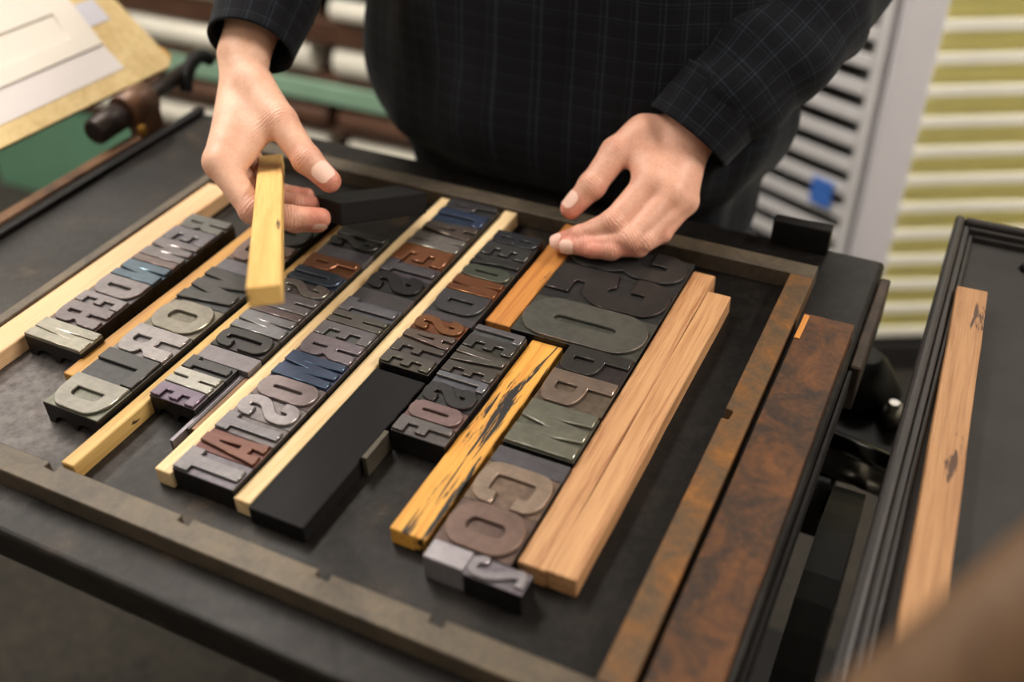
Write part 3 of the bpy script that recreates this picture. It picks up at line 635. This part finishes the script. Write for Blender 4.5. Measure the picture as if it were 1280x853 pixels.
# yellow flat-file shelf rack: faces the press, turned with the room corner
H_ = Vector((-.4505, .8928, 0)); S_ = Vector((.8928, .4505, 0))
CAMXY = Vector((.4, -.56, 0))
yr = empty('shelf_rack', CAMXY + H_ * 1.73 + S_ * 1.375); yr.rotation_euler.z = math.atan2(S_.y, S_.x)
tag(yr, 'tall flat-file rack with yellow interior and closely spaced white shelves', 'shelf rack')
YEL = mat_plain('yellow_panel', rgb(248, 242, 186), .7, 0, .05, 8); SHW = mat_plain('white_shelf_edge', rgb(252, 249, 236), .6, 0, .03, 8)
def yp(name, cx, cy, cz, sx, sy, sz, m, bev=.002): return link(name, mesh_of(box_bm(sx, sy, sz, bev)), m, yr, Vector((cx, cy, cz)))
yp('back_panel', 0, .055, .75, 1.24, .01, 1.36, YEL); yp('plinth', 0, .09, .04, 1.24, .17, .07, mat_plain('dark_plinth', rgb(34, 32, 32), .6, 0, .1, 10))
yp('side_panel', -.625, .085, .75, .016, .18, 1.4, SHW); yp('side_panel', .625, .085, .75, .016, .18, 1.4, SHW)
z = .11
while z < 1.42:
    sh = yp('shelf', 0, .029, z - .006, 1.23, .042, .008, YEL); lp = yp('shelf_lip', 0, -.025, .006, 1.23, .008, .022, SHW); lp.parent = sh; z += .061
# white upright board and grey drying rack standing left of it
post = link('white_post', mesh_of(box_bm(.07, .03, 1.5, .003, True)), mat_plain('post_white', rgb(226, 222, 228), .6, 0, .02, 8), None, CAMXY + H_ * 1.66 + S_ * .695); post.rotation_euler.z = yr.rotation_euler.z
tag(post, 'white upright board between the drying rack and the yellow shelf rack', 'upright board')
dr = empty('drying_rack', CAMXY + H_ * 1.645 + S_ * .655); dr.rotation_euler.z = math.atan2(.394, -.919)
tag(dr, 'grey drying rack with closely spaced white-edged shelves beside the white board', 'drying rack')
GREYM = mat_plain('rack_grey', rgb(116, 114, 112), .5, .3, .1, 20); DGREY = mat_plain('rack_dark', rgb(116, 114, 114), .6, .2, .1, 20)
SHEETM = mat_plain('rack_sheet_white', rgb(236, 234, 236), .7, 0, .04, 10)
def dp(name, cx, cy, cz, sx, sy, sz, m, bev=.001): return link(name, mesh_of(box_bm(sx, sy, sz, bev)), m, dr, Vector((cx, cy, cz)))
for xx in (.03, .99): 
    for yy in (-.10, -.015): dp('post', xx, yy, .72, .02, .02, 1.44, SHEETM)
dp('back_sheet', .51, -.112, .75, .96, .004, 1.3, GREYM)
z = .14
i = 0
while z < 1.42:
    sh = dp('wire_shelf', .51, -.06, z, .94, .10, .006, DGREY)
    e1 = dp('shelf_edge', 0, .055, 0, .94, .006, .024, SHEETM); e1.parent = sh
    e2 = dp('hanging_wire', 0, .04, -.018, .94, .004, .006, DGREY); e2.parent = sh
    z += .05; i += 1
bt = link('blue_tag', mesh_of(box_bm(.045, .004, .055, .001)), mat_plain('blue_card', rgb(72, 128, 226), .6, 0, .05, 10), dr, Vector((.085, .004, .47)))
bt['label'] = 'bright blue card tag'

# ---------------------------------------------------------------- the person: hands as signed distance fields
def nets(f, lo, hi, h):
    """naive surface nets: f(points Nx3) -> signed distance; returns verts, quads"""
    lo = np.array(lo, float); hi = np.array(hi, float); n = np.ceil((hi - lo) / h).astype(int) + 1
    ax = [lo[i] + h * np.arange(n[i]) for i in range(3)]
    G = np.stack(np.meshgrid(*ax, indexing='ij'), -1)
    # coarse pass first: only points near the surface get the full evaluation
    st = 4; Gc = G[::st, ::st, ::st]; Vc = f(Gc.reshape(-1, 3)).reshape(Gc.shape[:3])
    V = Vc.repeat(st, 0).repeat(st, 1).repeat(st, 2)[:n[0], :n[1], :n[2]].copy()
    near = np.abs(V) < h * st * 2.2
    V[near] = f(G[near])
    sg = V < 0
    c = np.zeros(tuple(n - 1) + (3,)); cnt = np.zeros(tuple(n - 1))
    def sl(o): return tuple(slice(o[i], o[i] + n[i] - 1) for i in range(3))
    corners = [(a, b, d) for a in (0, 1) for b in (0, 1) for d in (0, 1)]
    for p in corners:
        for k in range(3):
            if p[k] == 0:
                q = list(p); q[k] = 1
                va = V[sl(p)]; vb = V[sl(q)]; m = (va < 0) != (vb < 0)
                t = np.where(m, va / np.where(m, va - vb, 1), 0)
                for j in range(3):
                    c[..., j] += np.where(m, p[j] + (t if j == k else 0), 0)
                cnt += m
    act = cnt > 0; idx = -np.ones(cnt.shape, int); idx[act] = np.arange(act.sum())
    I = np.argwhere(act); verts = lo + h * (I + c[act] / cnt[act][:, None])
    quads = []
    for k in range(3):
        a, b = [(1, 2), (2, 0), (0, 1)][k]
        s0 = [slice(None)] * 3; s1 = [slice(None)] * 3; s0[k] = slice(0, -1); s1[k] = slice(1, None)
        ch = sg[tuple(s0)] != sg[tuple(s1)]
        E = np.argwhere(ch); E = E[(E[:, a] > 0) & (E[:, b] > 0) & (E[:, a] < n[a] - 1) & (E[:, b] < n[b] - 1)]
        d1 = np.zeros(3, int); d1[a] = 1; d2 = np.zeros(3, int); d2[b] = 1
        def id_(P): return idx[P[:, 0], P[:, 1], P[:, 2]]
        q = np.stack([id_(E - d1 - d2), id_(E - d2), id_(E), id_(E - d1)], 1)
        fl = ~sg[E[:, 0], E[:, 1], E[:, 2]]; q[fl] = q[fl][:, ::-1]
        quads.append(q[(q >= 0).all(1)])
    return verts, np.concatenate(quads)
def smin(a, b, k):
    h = np.clip(.5 + .5 * (b - a) / k, 0, 1); return b * (1 - h) + a * h - k * h * (1 - h)
def cone(P, a, b, ra, rb):
    a = np.array(a, float); b = np.array(b, float); d = b - a; t = np.clip(((P - a) @ d) / (d @ d), 0, 1)
    return np.linalg.norm(P - a - t[:, None] * d, axis=1) - (ra + (rb - ra) * t)
def chain(P, pts, k=4):
    r = None
    for p, q in zip(pts[:-1], pts[1:]):
        d = cone(P, p[:3], q[:3], p[3], q[3]); r = d if r is None else smin(r, d, k)
    return r
def hand_sdf(hd):
    def f(P):
        wr = hd['wr']
        palm = chain(P, wr, 10)
        for nm in ('idx', 'mid', 'ring', 'pin'):
            m0 = hd[nm][0]
            w0 = np.array(wr[0][:3]) * .8 + np.array(m0[:3]) * .2
            palm = smin(palm, cone(P, w0, m0[:3], wr[0][3] * .62, m0[3]), 9)
        for p, q in zip(('idx', 'mid', 'ring'), ('mid', 'ring', 'pin')):
            palm = smin(palm, cone(P, hd[p][0][:3], hd[q][0][:3], hd[p][0][3] - 1.5, hd[q][0][3] - 1.5), 6)
        th = chain(P, hd['th'], 5)
        palm = smin(palm, cone(P, wr[0][:3], hd['th'][0][:3], wr[0][3] * .7, hd['th'][0][3]), 12)
        tw, iw, rw_ = hd['web']; T_ = [np.array(p[:3], float) for p in hd['th']]; I_ = [np.array(p[:3], float) for p in hd['idx']]
        web = np.minimum(cone(P, T_[0], I_[0], 11, 9.5), cone(P, T_[0] + (T_[1] - T_[0]) * tw, I_[0] + (I_[1] - I_[0]) * iw, rw_, rw_ - 1))
        for q_ in (.3, .65): web = smin(web, cone(P, T_[0] + (T_[1] - T_[0]) * tw * q_, I_[0] + (I_[1] - I_[0]) * iw * q_ + (np.array(wr[0][:3]) - I_[0]) * (.25 * (1 - q_)), rw_ + 2, rw_ + 1), 8)
        palm = smin(palm, web, 9)
        out = smin(palm, th, 8)
        for nm in ('idx', 'mid', 'ring', 'pin'):
            fg = chain(P, hd[nm], 3.5)
            for j in (1, 2):
                p = hd[nm][j]; fg = smin(fg, np.linalg.norm(P - np.array(p[:3]), axis=1) - p[3] * 1.04, 3)
            out = np.minimum(out, smin(palm, fg, 6))
        p = hd['th'][2]; out = smin(out, np.linalg.norm(P - np.array(p[:3]), axis=1) - p[3] * 1.05, 3)
        return out
    return f
HAND_R = dict(idx=[(-602, 621, 122, 14), (-558, 602, 93, 11.5), (-532, 619, 83, 10.4), (-511, 636, 78, 9.4)],
    mid=[(-616, 643, 117, 13), (-570, 628, 77, 11), (-542, 637, 67, 10), (-524, 648, 63, 9)],
    ring=[(-628, 666, 114, 12), (-582, 655, 72, 10), (-559, 664, 66, 9), (-544, 673, 64, 8.4)],
    pin=[(-636, 686, 110, 11), (-595, 677, 68, 8.5), (-575, 682, 63, 7.5), (-564, 687, 63, 7)],
    th=[(-611, 695, 163, 17), (-569, 673, 145, 15), (-533, 657, 122, 12.5), (-509, 654, 107, 10.6)],
    wr=[(-641, 721, 177, 24), (-653, 763, 200, 26), (-668, 826, 241, 29)], web=(.8, .3, 10))
HAND_L = dict(idx=[(-262, 815, 80, 14), (-281, 771, 55, 12), (-310, 761, 38, 10.4), (-330, 760, 28, 9)],
    mid=[(-242, 816, 73, 13.5), (-262, 766, 45, 11.2), (-298, 754, 35, 9.8), (-318, 751, 33, 8.8)],
    ring=[(-234, 822, 64, 12.5), (-251, 773, 42, 10), (-276, 755, 36, 9), (-293, 749, 35, 8.4)],
    pin=[(-231, 830, 58, 11.5), (-240, 792, 42, 8.8), (-254, 770, 35, 8), (-266, 763, 34, 7.2)],
    th=[(-285, 859, 104, 18), (-303, 831, 94, 15), (-315, 801, 71, 12.6), (-329, 784, 52, 10.4)],
    wr=[(-248, 880, 102, 28), (-240, 912, 122, 29), (-218, 950, 148, 30)], web=(.45, .1, 10.5))
def skin_mat():
    s = NT('skin'); v = s.map((1, 1, 1)); a = s.noise(v, 55, 4, .6); b = s.noise(v, 420, 3, .6); fine = s.noise(v, 1300, 2, .6)
    at = s.n('Attribute'); at.attribute_name = 'flush'
    c0 = s.ramp(a, [(.3, rgb(220, 168, 142)), (.7, rgb(238, 192, 166))]); c1 = s.ramp(a, [(.3, rgb(206, 122, 104)), (.7, rgb(224, 148, 128))])
    c = s.mix(at.outputs['Fac'], c0, c1); c = s.mix(.12, c, s.ramp(b, [(.4, rgb(180, 110, 90)), (.65, rgb(236, 200, 176))]))
    s.base(c); s.set(Roughness=.46); s.b.inputs['Subsurface Weight'].default_value = .12; s.b.inputs['Subsurface Radius'].default_value = (.006, .0025, .0015); s.b.inputs['Subsurface Scale'].default_value = .6
    m = s.n('Math', operation='ADD'); s.l(b, m.inputs[0]); s.l(fine, m.inputs[1])
    # skin folds across the finger joints
    cp = s.n('Attribute'); cp.attribute_name = 'crease_pos'; cw = s.n('Attribute'); cw.attribute_name = 'crease_weight'
    wob = s.n('Math', operation='MULTIPLY_ADD'); s.l(a, wob.inputs[0]); wob.inputs[1].default_value = 9.0; s.l(cp.outputs['Fac'], wob.inputs[2])
    ph = s.n('Math', operation='MULTIPLY'); s.l(wob.outputs[0], ph.inputs[0]); ph.inputs[1].default_value = 2.1
    sn = s.n('Math', operation='SINE'); s.l(ph.outputs[0], sn.inputs[0]); pw = s.n('Math', operation='MULTIPLY'); s.l(sn.outputs[0], pw.inputs[0]); s.l(cw.outputs['Fac'], pw.inputs[1])
    m2 = s.n('Math', operation='MULTIPLY_ADD'); s.l(pw.outputs[0], m2.inputs[0]); m2.inputs[1].default_value = 1.6; s.l(m.outputs[0], m2.inputs[2])
    s.bump(m2.outputs[0], .2, .0011); return s.m
SKIN = skin_mat()
def smooth_verts(V, Q, it=2):
    n = len(V); 
    for _ in range(it):
        acc = np.zeros_like(V); cnt = np.zeros(n)
        for i in range(4):
            for j in ((i + 1) % 4, (i + 3) % 4):
                np.add.at(acc, Q[:, i], V[Q[:, j]]); np.add.at(cnt, Q[:, i], 1)
        V = V * .4 + .6 * acc / np.maximum(cnt, 1)[:, None]
    return V
AV, AQ, AF, AC = [], [], [], []; off = 0
for hd in (HAND_R, HAND_L):
    allp = np.array([p[:3] for k in hd if k != 'web' for p in hd[k]]); lo = allp.min(0) - 32; hi = allp.max(0) + 32
    V, Q = nets(hand_sdf(hd), lo, hi, 1.7); V = smooth_verts(V, Q, 2)
    # redder skin towards finger ends and knuckles
    fl = np.zeros(len(V))
    for nm in ('idx', 'mid', 'ring', 'pin', 'th'):
        pts = hd[nm]
        for p, wgt, rad in ((pts[0], .35, 14), (pts[1], .6, 13), (pts[2], .65, 13), (pts[3], .9, 17)):
            d = np.linalg.norm(V - np.array(p[:3]), axis=1); fl = np.maximum(fl, wgt * np.clip(1.6 - d / rad, 0, 1))
    if hd is HAND_L: fl = np.maximum(fl, .3)
    cr = np.zeros((len(V), 2))
    for nm in ('idx', 'mid', 'ring', 'pin', 'th'):
        pts = [np.array(p[:3], float) for p in hd[nm]]
        for j in (1, 2):
            ax_ = (pts[j + 1] - pts[j - 1]); ax_ /= np.linalg.norm(ax_); rel_ = V - pts[j]; sd = rel_ @ ax_; rad = np.linalg.norm(rel_ - sd[:, None] * ax_, axis=1)
            wgt = np.exp(-(sd / 6.5) ** 2) * np.clip(2 - rad / hd[nm][j][3], 0, 1); up = wgt > cr[:, 1]; cr[up, 0] = sd[up]; cr[up, 1] = wgt[up]
    AC.append(cr)
    AV.append(V); AQ.append(Q + off); AF.append(fl); off += len(V)
# body core (neck, head, trunk) that the clothes cover, on a coarser grid
def body_sdf(P):
    t = chain(P, [(-423, 1040, -80, 100), (-423, 1040, 200, 105), (-423, 1022, 390, 95)], 50)
    t = smin(t, cone(P, (-560, 1040, 392), (-285, 1050, 392), 40, 40), 25)
    t = smin(t, cone(P, (-423, 1010, 440), (-423, 975, 600), 54, 50), 25)
    hx = np.array([-423, 955, 690.]); q = (P - hx) / np.array([78, 98, 118]); hd = (np.linalg.norm(q, axis=1) - 1) * 85
    t = smin(t, hd, 20)
    t = smin(t, cone(P, hx + (0, -92, 8), hx + (0, -112, -22), 7, 13), 10)
    t = smin(t, cone(P, hx + (-26, -84, -62), hx + (26, -84, -62), 9, 9), 8)
    t = smin(t, np.linalg.norm(P - (hx + (0, -80, -98)), axis=1) - 22, 16)
    for sx in (-1, 1): t = smin(t, (np.linalg.norm((P - (hx + (sx * 80, 8, -2))) / np.array([10, 22, 34]), axis=1) - 1) * 14, 5)
    for sx in (-1, 1): t = -smin(-t, np.linalg.norm(P - (hx + (sx * 33, -98, 14)), axis=1) - 15, 8)
    for arm_ in (ARM_R, ARM_L): t = smin(t, chain(P, [(x, y, z, r * .55) for x, y, z, r in arm_], 30), 20)
    return t
ARM_R = [(-640, 738, 188, 41), (-648, 778, 212, 47), (-659, 846, 254, 55), (-664, 950, 319, 66), (-615, 1045, 395, 78), (-560, 1050, 405, 74)]
ARM_L = [(-246, 884, 106, 47), (-235, 900, 124, 50), (-212, 926, 150, 56), (-185, 984, 183, 64), (-172, 1073, 225, 70), (-192, 1110, 310, 76), (-232, 1065, 392, 80), (-285, 1045, 402, 74)]
V, Q = nets(body_sdf, (-760, 780, -260), (-60, 1260, 860), 15); V = smooth_verts(V, Q, 2)
AV.append(V); AQ.append(Q + off); AF.append(np.full(len(V), .2)); AC.append(np.zeros((len(V), 2))); off += len(V)
PO = np.array([-395., 1040., -900.])
AV = np.concatenate(AV); AQ = np.concatenate(AQ); AF = np.concatenate(AF)
me = bpy.data.meshes.new('person_body'); me.from_pydata(((AV - PO) * .001).tolist(), [], AQ.tolist()); me.update()
at = me.attributes.new('flush', 'FLOAT', 'POINT'); at.data.foreach_set('value', AF.astype(np.float32))
AC = np.concatenate(AC).astype(np.float32)
for k_, nm in ((0, 'crease_pos'), (1, 'crease_weight')):
    at = me.attributes.new(nm, 'FLOAT', 'POINT'); at.data.foreach_set('value', np.ascontiguousarray(AC[:, k_]))
person = link('person', me, SKIN, None, W(*PO), True)
tag(person, 'person in dark navy plaid shirt leaning over the press, both hands among the type', 'person')
# hair and eyes
def hair_sdf(P):
    hx = np.array([-423, 968, 704.]); d = (np.linalg.norm((P - hx) / np.array([86, 104, 116]), axis=1) - 1) * 88
    d = d + 2.2 * np.sin(P[:, 0] * .21 + np.sin(P[:, 2] * .1) * 2) * np.sin(P[:, 1] * .13)
    cut = np.maximum(-(P[:, 1] - 918 + (P[:, 2] - 740) * .9), -(P[:, 2] - 640))
    return np.maximum(d, cut)
HV, HQ = nets(hair_sdf, (-530, 840, 560), (-310, 1100, 840), 6); HV = smooth_verts(HV, HQ, 1)
hm = bpy.data.meshes.new('hair'); hm.from_pydata([tuple(W(*p)) for p in HV], [], HQ.tolist()); hm.update()
hr = link('hair', hm, mat_plain('brown_hair', rgb(66, 48, 36), .6, 0, .3, 120), None, None, True); parent_keep(hr, person)
for sx in (-1, 1):
    bm = bmesh.new(); bmesh.ops.create_uvsphere(bm, u_segments=16, v_segments=10, radius=.012)
    for v_ in bm.verts: v_.co += W(-423 + sx * 33, 876, 704)
    eo = link('eye', mesh_of(bm), mat_plain('eye_dark', rgb(60, 50, 46), .2, 0, .3, 90)); parent_keep(eo, person)
# fingernails
NAILM = mat_plain('nail', rgb(246, 204, 188), .28, 0, .03, 60)
def nail(a, b, r, normal, ln=6.6, wd=5.2, back=.15):
    ra_, rb_ = a[3], b[3]; len_ = float(np.linalg.norm(np.array(b[:3], float) - np.array(a[:3], float)))
    a = np.array(a[:3], float); b = np.array(b[:3], float); d = (b - a) / np.linalg.norm(b - a); nv = np.array(normal, float); nv -= d * (nv @ d); nv /= np.linalg.norm(nv); s = np.cross(d, nv)
    bm = bmesh.new(); N = 10; M_ = 8; grid = []
    for i in range(N + 1):
        u = -1 + 2 * i / N; row_ = []
        for j in range(M_ + 1):
            w = -1 + 2 * j / M_
            ang = w * .88 * (1 - .42 * max(0, u) ** 4 - .5 * max(0, -u) ** 4)
            tt_ = -(u * ln - back * ln) / len_; rr_ = rb_ + (ra_ - rb_) * max(0, tt_) + .55 - .3 * abs(u) ** 4
            p = b + d * (u * ln - back * ln) + nv * rr_ * math.cos(ang) * (1 - .03 * max(0, u) ** 2) + s * rr_ * math.sin(ang)
            row_.append(bm.verts.new(W(*p)))
        grid.append(row_)
    for i in range(N):
        for j in range(M_): f = bm.faces.new((grid[i][j], grid[i][j + 1], grid[i + 1][j + 1], grid[i + 1][j])); f.smooth = True
    bmesh.ops.recalc_face_normals(bm, faces=bm.faces); bm.normal_update()
    if sum(f.normal.dot(Vector(nv)) for f in bm.faces) < 0: bmesh.ops.reverse_faces(bm, faces=bm.faces)
    o = link('fingernail', mesh_of(bm), NAILM); parent_keep(o, person); return o
nail(HAND_R['th'][2], HAND_R['th'][3], 10.5, (.3, -.5, .8), 9, back=.8)
nail(HAND_R['idx'][2], HAND_R['idx'][3], 9.3, (.3, -.35, -.6))
nail(HAND_L['th'][2], HAND_L['th'][3], 10.3, (-.25, -.25, .9), 8.5, back=.7)
nail(HAND_L['idx'][2], HAND_L['idx'][3], 8.9, (-.35, -.75, .3))
nail(HAND_L['mid'][2], HAND_L['mid'][3], 8.7, (-.35, -.75, .1))

# shirt
def shirt_mat():
    s = NT('navy_plaid_flannel'); uv = s.n('UVMap'); sep = s.n('SeparateXYZ'); s.l(uv.outputs[0], sep.inputs[0])
    def lines(sock, period, width, phase=0.0):
        m = s.n('Math', operation='MULTIPLY'); s.l(sock, m.inputs[0]); m.inputs[1].default_value = 1 / period
        ad = s.n('Math', operation='ADD'); s.l(m.outputs[0], ad.inputs[0]); ad.inputs[1].default_value = phase + 50
        fr = s.n('Math', operation='FRACT'); s.l(ad.outputs[0], fr.inputs[0])
        sb = s.n('Math', operation='SUBTRACT'); s.l(fr.outputs[0], sb.inputs[0]); sb.inputs[1].default_value = .5
        ab = s.n('Math', operation='ABSOLUTE'); s.l(sb.outputs[0], ab.inputs[0])
        mr = s.n('MapRange', interpolation_type='SMOOTHSTEP'); s.l(ab.outputs[0], mr.inputs[0]); mr.inputs[1].default_value = width / period; mr.inputs[2].default_value = width / period * .4; mr.inputs[3].default_value = 0; mr.inputs[4].default_value = 1
        return mr.outputs[0]
    c = s.ramp(s.noise(s.map((1, 1, 1)), 700, 2), [(.3, rgb(7, 7, 12)), (.7, rgb(14, 14, 23))])
    for sock, per, wd, ph, fc, cc in ((sep.outputs[0], .021, .0013, 0, .30, rgb(50, 60, 72)), (sep.outputs[0], .021, .0009, .2, .26, rgb(46, 58, 66)), (sep.outputs[1], .018, .0011, 0, .27, rgb(46, 56, 64)), (sep.outputs[1], .018, .0007, .2, .2, rgb(42, 54, 56)), (sep.outputs[0], .042, .005, .4, .35, rgb(6, 6, 10))):
        l = lines(sock, per, wd, ph); m = s.n('Math', operation='MULTIPLY'); s.l(l, m.inputs[0]); m.inputs[1].default_value = fc
        c = s.mix(m.outputs[0], c, cc)
    s.base(c); s.set(Roughness=.9); s.b.inputs['Specular IOR Level'].default_value = .2; s.b.inputs['Sheen Weight'].default_value = .05
    s.bump(s.noise(s.map((1, 1, 1)), 900, 2), .3, .0006); return s.m
SHIRT = shirt_mat()
def catmull(P, n):
    P = [np.array(p, float) for p in P]; out = []
    for i in range(len(P) - 1):
        p0 = P[max(i - 1, 0)]; p1 = P[i]; p2 = P[i + 1]; p3 = P[min(i + 2, len(P) - 1)]
        for k in range(n):
            u = k / n; out.append(.5 * ((2 * p1) + (p2 - p0) * u + (2 * p0 - 5 * p1 + 4 * p2 - p3) * u * u + (3 * p1 - p0 - 3 * p2 + p3) * u ** 3))
    out.append(P[-1]); return out
def loft(name, rings, mat, parent, closed_ends=(False, False), thick=0):
    """rings: list of lists of points in press mm (same count); UVs in metres"""
    N = len(rings[0]); bm = bmesh.new(); uvl = bm.loops.layers.uv.new('UVMap'); vs_ = [[bm.verts.new(W(*p)) for p in r] for r in rings]
    vv = [0.0]
    for a, b in zip(rings[:-1], rings[1:]): vv.append(vv[-1] + float(np.mean([np.linalg.norm(np.array(p) - np.array(q)) for p, q in zip(a, b)])) * .001)
    mean_c = np.mean([sum(np.linalg.norm(np.array(r[i]) - np.array(r[(i + 1) % N])) for i in range(N)) for r in rings]) * .001
    for k in range(len(rings) - 1):
        for i in range(N):
            j = (i + 1) % N; f = bm.faces.new((vs_[k][i], vs_[k][j], vs_[k + 1][j], vs_[k + 1][i])); f.smooth = True
            for lp, (ui, vk) in zip(f.loops, ((i, k), (i + 1, k), (i + 1, k + 1), (i, k + 1))): lp[uvl].uv = (ui / N * mean_c, vv[vk])
    for e, r in ((0, vs_[0][::-1]), (1, vs_[-1])):
        if closed_ends[e]: bm.faces.new(r)
    bmesh.ops.recalc_face_normals(bm, faces=bm.faces)
    if thick: bmesh.ops.solidify(bm, geom=list(bm.faces), thickness=thick)
    o = link(name, mesh_of(bm), mat)
    if parent: parent_keep(o, parent)
    return o
def sleeve_rings(path, n_per, N=64, fold=.05, seed=0, flat=1.0, start=0.0):
    P = catmull(path, n_per); rings = []; nrm = None; s = 0.0
    for i, p in enumerate(P):
        d = (P[min(i + 1, len(P) - 1)] - P[max(i - 1, 0)])[:3]; d = d / np.linalg.norm(d)
        if nrm is None: nrm = np.cross(d, [0, 0, 1.0]); nrm /= np.linalg.norm(nrm)
        nrm = nrm - d * (nrm @ d); nrm /= np.linalg.norm(nrm); bn = np.cross(d, nrm); ring = []
        if i: s += np.linalg.norm(P[i][:3] - P[i - 1][:3])
        for j in range(N):
            a = 2 * math.pi * j / N
            env = min(1, max(0, (s - start) / 40))
            w = 1 + env * fold * (math.sin(3 * a + s * .03 + seed) * .5 + math.sin(s * .11 + 2 * math.sin(a + seed) + seed) * .6 + .4 * math.sin(5 * a - s * .06 + seed * 2))
            ring.append(p[:3] + p[3] * w * (nrm * math.cos(a) + bn * math.sin(a) * flat))
        rings.append(ring)
    return rings
for nm, arm_, seed in (('R', ARM_R, 1.3), ('L', ARM_L, 4.1)):
    loft('sleeve', sleeve_rings(arm_, 14, fold=.07, seed=seed, start=20), SHIRT, person, thick=.0016)
    a = np.array(arm_[0], float); b = np.array(arm_[1], float); d = (b - a)[:3]; d /= np.linalg.norm(d)
    cuff = [tuple(a[:3] - d * 9) + (a[3] + .5,), tuple(a[:3] + d * 12) + (a[3] + 2.6,), tuple(a[:3] + d * 44) + (a[3] + 7,)]
    loft('cuff', sleeve_rings(cuff, 6, fold=.0, seed=seed), SHIRT, person, thick=.0024)
# trunk of the shirt
rings = []
TZ = [(-170, 1035, 205, 118), (-60, 1030, 214, 125), (-8, 1022, 222, 124), (30, 1002, 240, 131), (90, 995, 249, 130), (180, 1002, 244, 125), (300, 1012, 236, 120), (400, 1018, 232, 116), (446, 1020, 205, 104), (478, 1018, 130, 84), (505, 1012, 82, 74), (522, 1006, 76, 72)]
TZ2 = catmull([(z, y, a, b) for z, y, a, b in TZ], 8); Nn = 96; yaw = math.radians(-6)
for (z, y, a, b) in TZ2:
    ring = []
    for j in range(Nn):
        t = 2 * math.pi * j / Nn + math.pi / 2
        ex = 2.5; cx = abs(math.cos(t)) ** (2 / ex) * math.copysign(1, math.cos(t)); sx_ = abs(math.sin(t)) ** (2 / ex) * math.copysign(1, math.sin(t))
        w = 1 + .016 * math.sin(7 * t + z * .012) + .018 * math.sin(z * .045 + 3 * math.cos(t * 2) + 1.7) * (.5 + .5 * math.sin(t * 3 + .8)) + .012 * math.sin(13 * t - z * .02)
        px_, py_ = a * cx * w, b * sx_ * w
        ring.append((-423 + px_ * math.cos(yaw) - py_ * math.sin(yaw), y + px_ * math.sin(yaw) + py_ * math.cos(yaw), z))
    rings.append(ring)
loft('shirt_body', rings, SHIRT, person)
TROUS = mat_plain('dark_trousers', rgb(28, 28, 34), .9, 0, .15, 200)
for sx in (-1, 1):
    path = [(-390 + sx * 92, 1045, -120, 100), (-390 + sx * 98, 1040, -450, 82), (-390 + sx * 100, 1050, -860, 62)]
    loft('trouser_leg', sleeve_rings(path, 12, 40, .05, sx), TROUS, person, (True, True))
    bm = box_bm(.1, .27, .07, .025, True, 3, at=W(-390 + sx * 100, 1005, -900)); o = link('shoe', mesh_of(bm), mat_plain('black_shoe', rgb(24, 22, 22), .5, 0, .1, 40)); parent_keep(o, person)

# ---------------------------------------------------------------- the two pieces of furniture in the working hand
def free_block(name, corner, ex, ey, dims, m, label, cat):
    """block from its top corner, long axis ey, width axis ex (press mm)"""
    ey = Vector(ey).normalized(); ex = Vector(ex); ex = (ex - ey * ex.dot(ey)).normalized(); ez = ex.cross(ey)
    if ez.z < 0: ex = -ex; ez = -ez; flip = True
    else: flip = False
    sx, sy, sz = dims
    bm = box_bm(sx * .001, sy * .001, sz * .001, .0009)
    o = link(name, mesh_of(bm), m)
    c = W(*corner) + (ey * sy / 2 + (-ex if flip else ex) * sx / 2 - ez * sz / 2) * .001
    o.matrix_world = Matrix(((ex.x, ey.x, ez.x, c.x), (ex.y, ey.y, ez.y, c.y), (ex.z, ey.z, ez.z, c.z), (0, 0, 0, 1)))
    tag(o, label, cat); return o
free_block('furniture_strip', (-396, 407, 179), (20, 10, .5), (-195, 250, -74), (22.5, 358, 14), WOOD_HELD, 'long yellow strip gripped in the fist pointing away over the type', 'wood strip')
free_block('furniture_block', (-504.4, 658.7, 83), (-48.7, 19, -11.9), (40.9, 85.3, -23.5), (48, 97, 21), WOOD_BLACK, 'black wooden block pinched between thumb and fingers above the type', 'wood block')
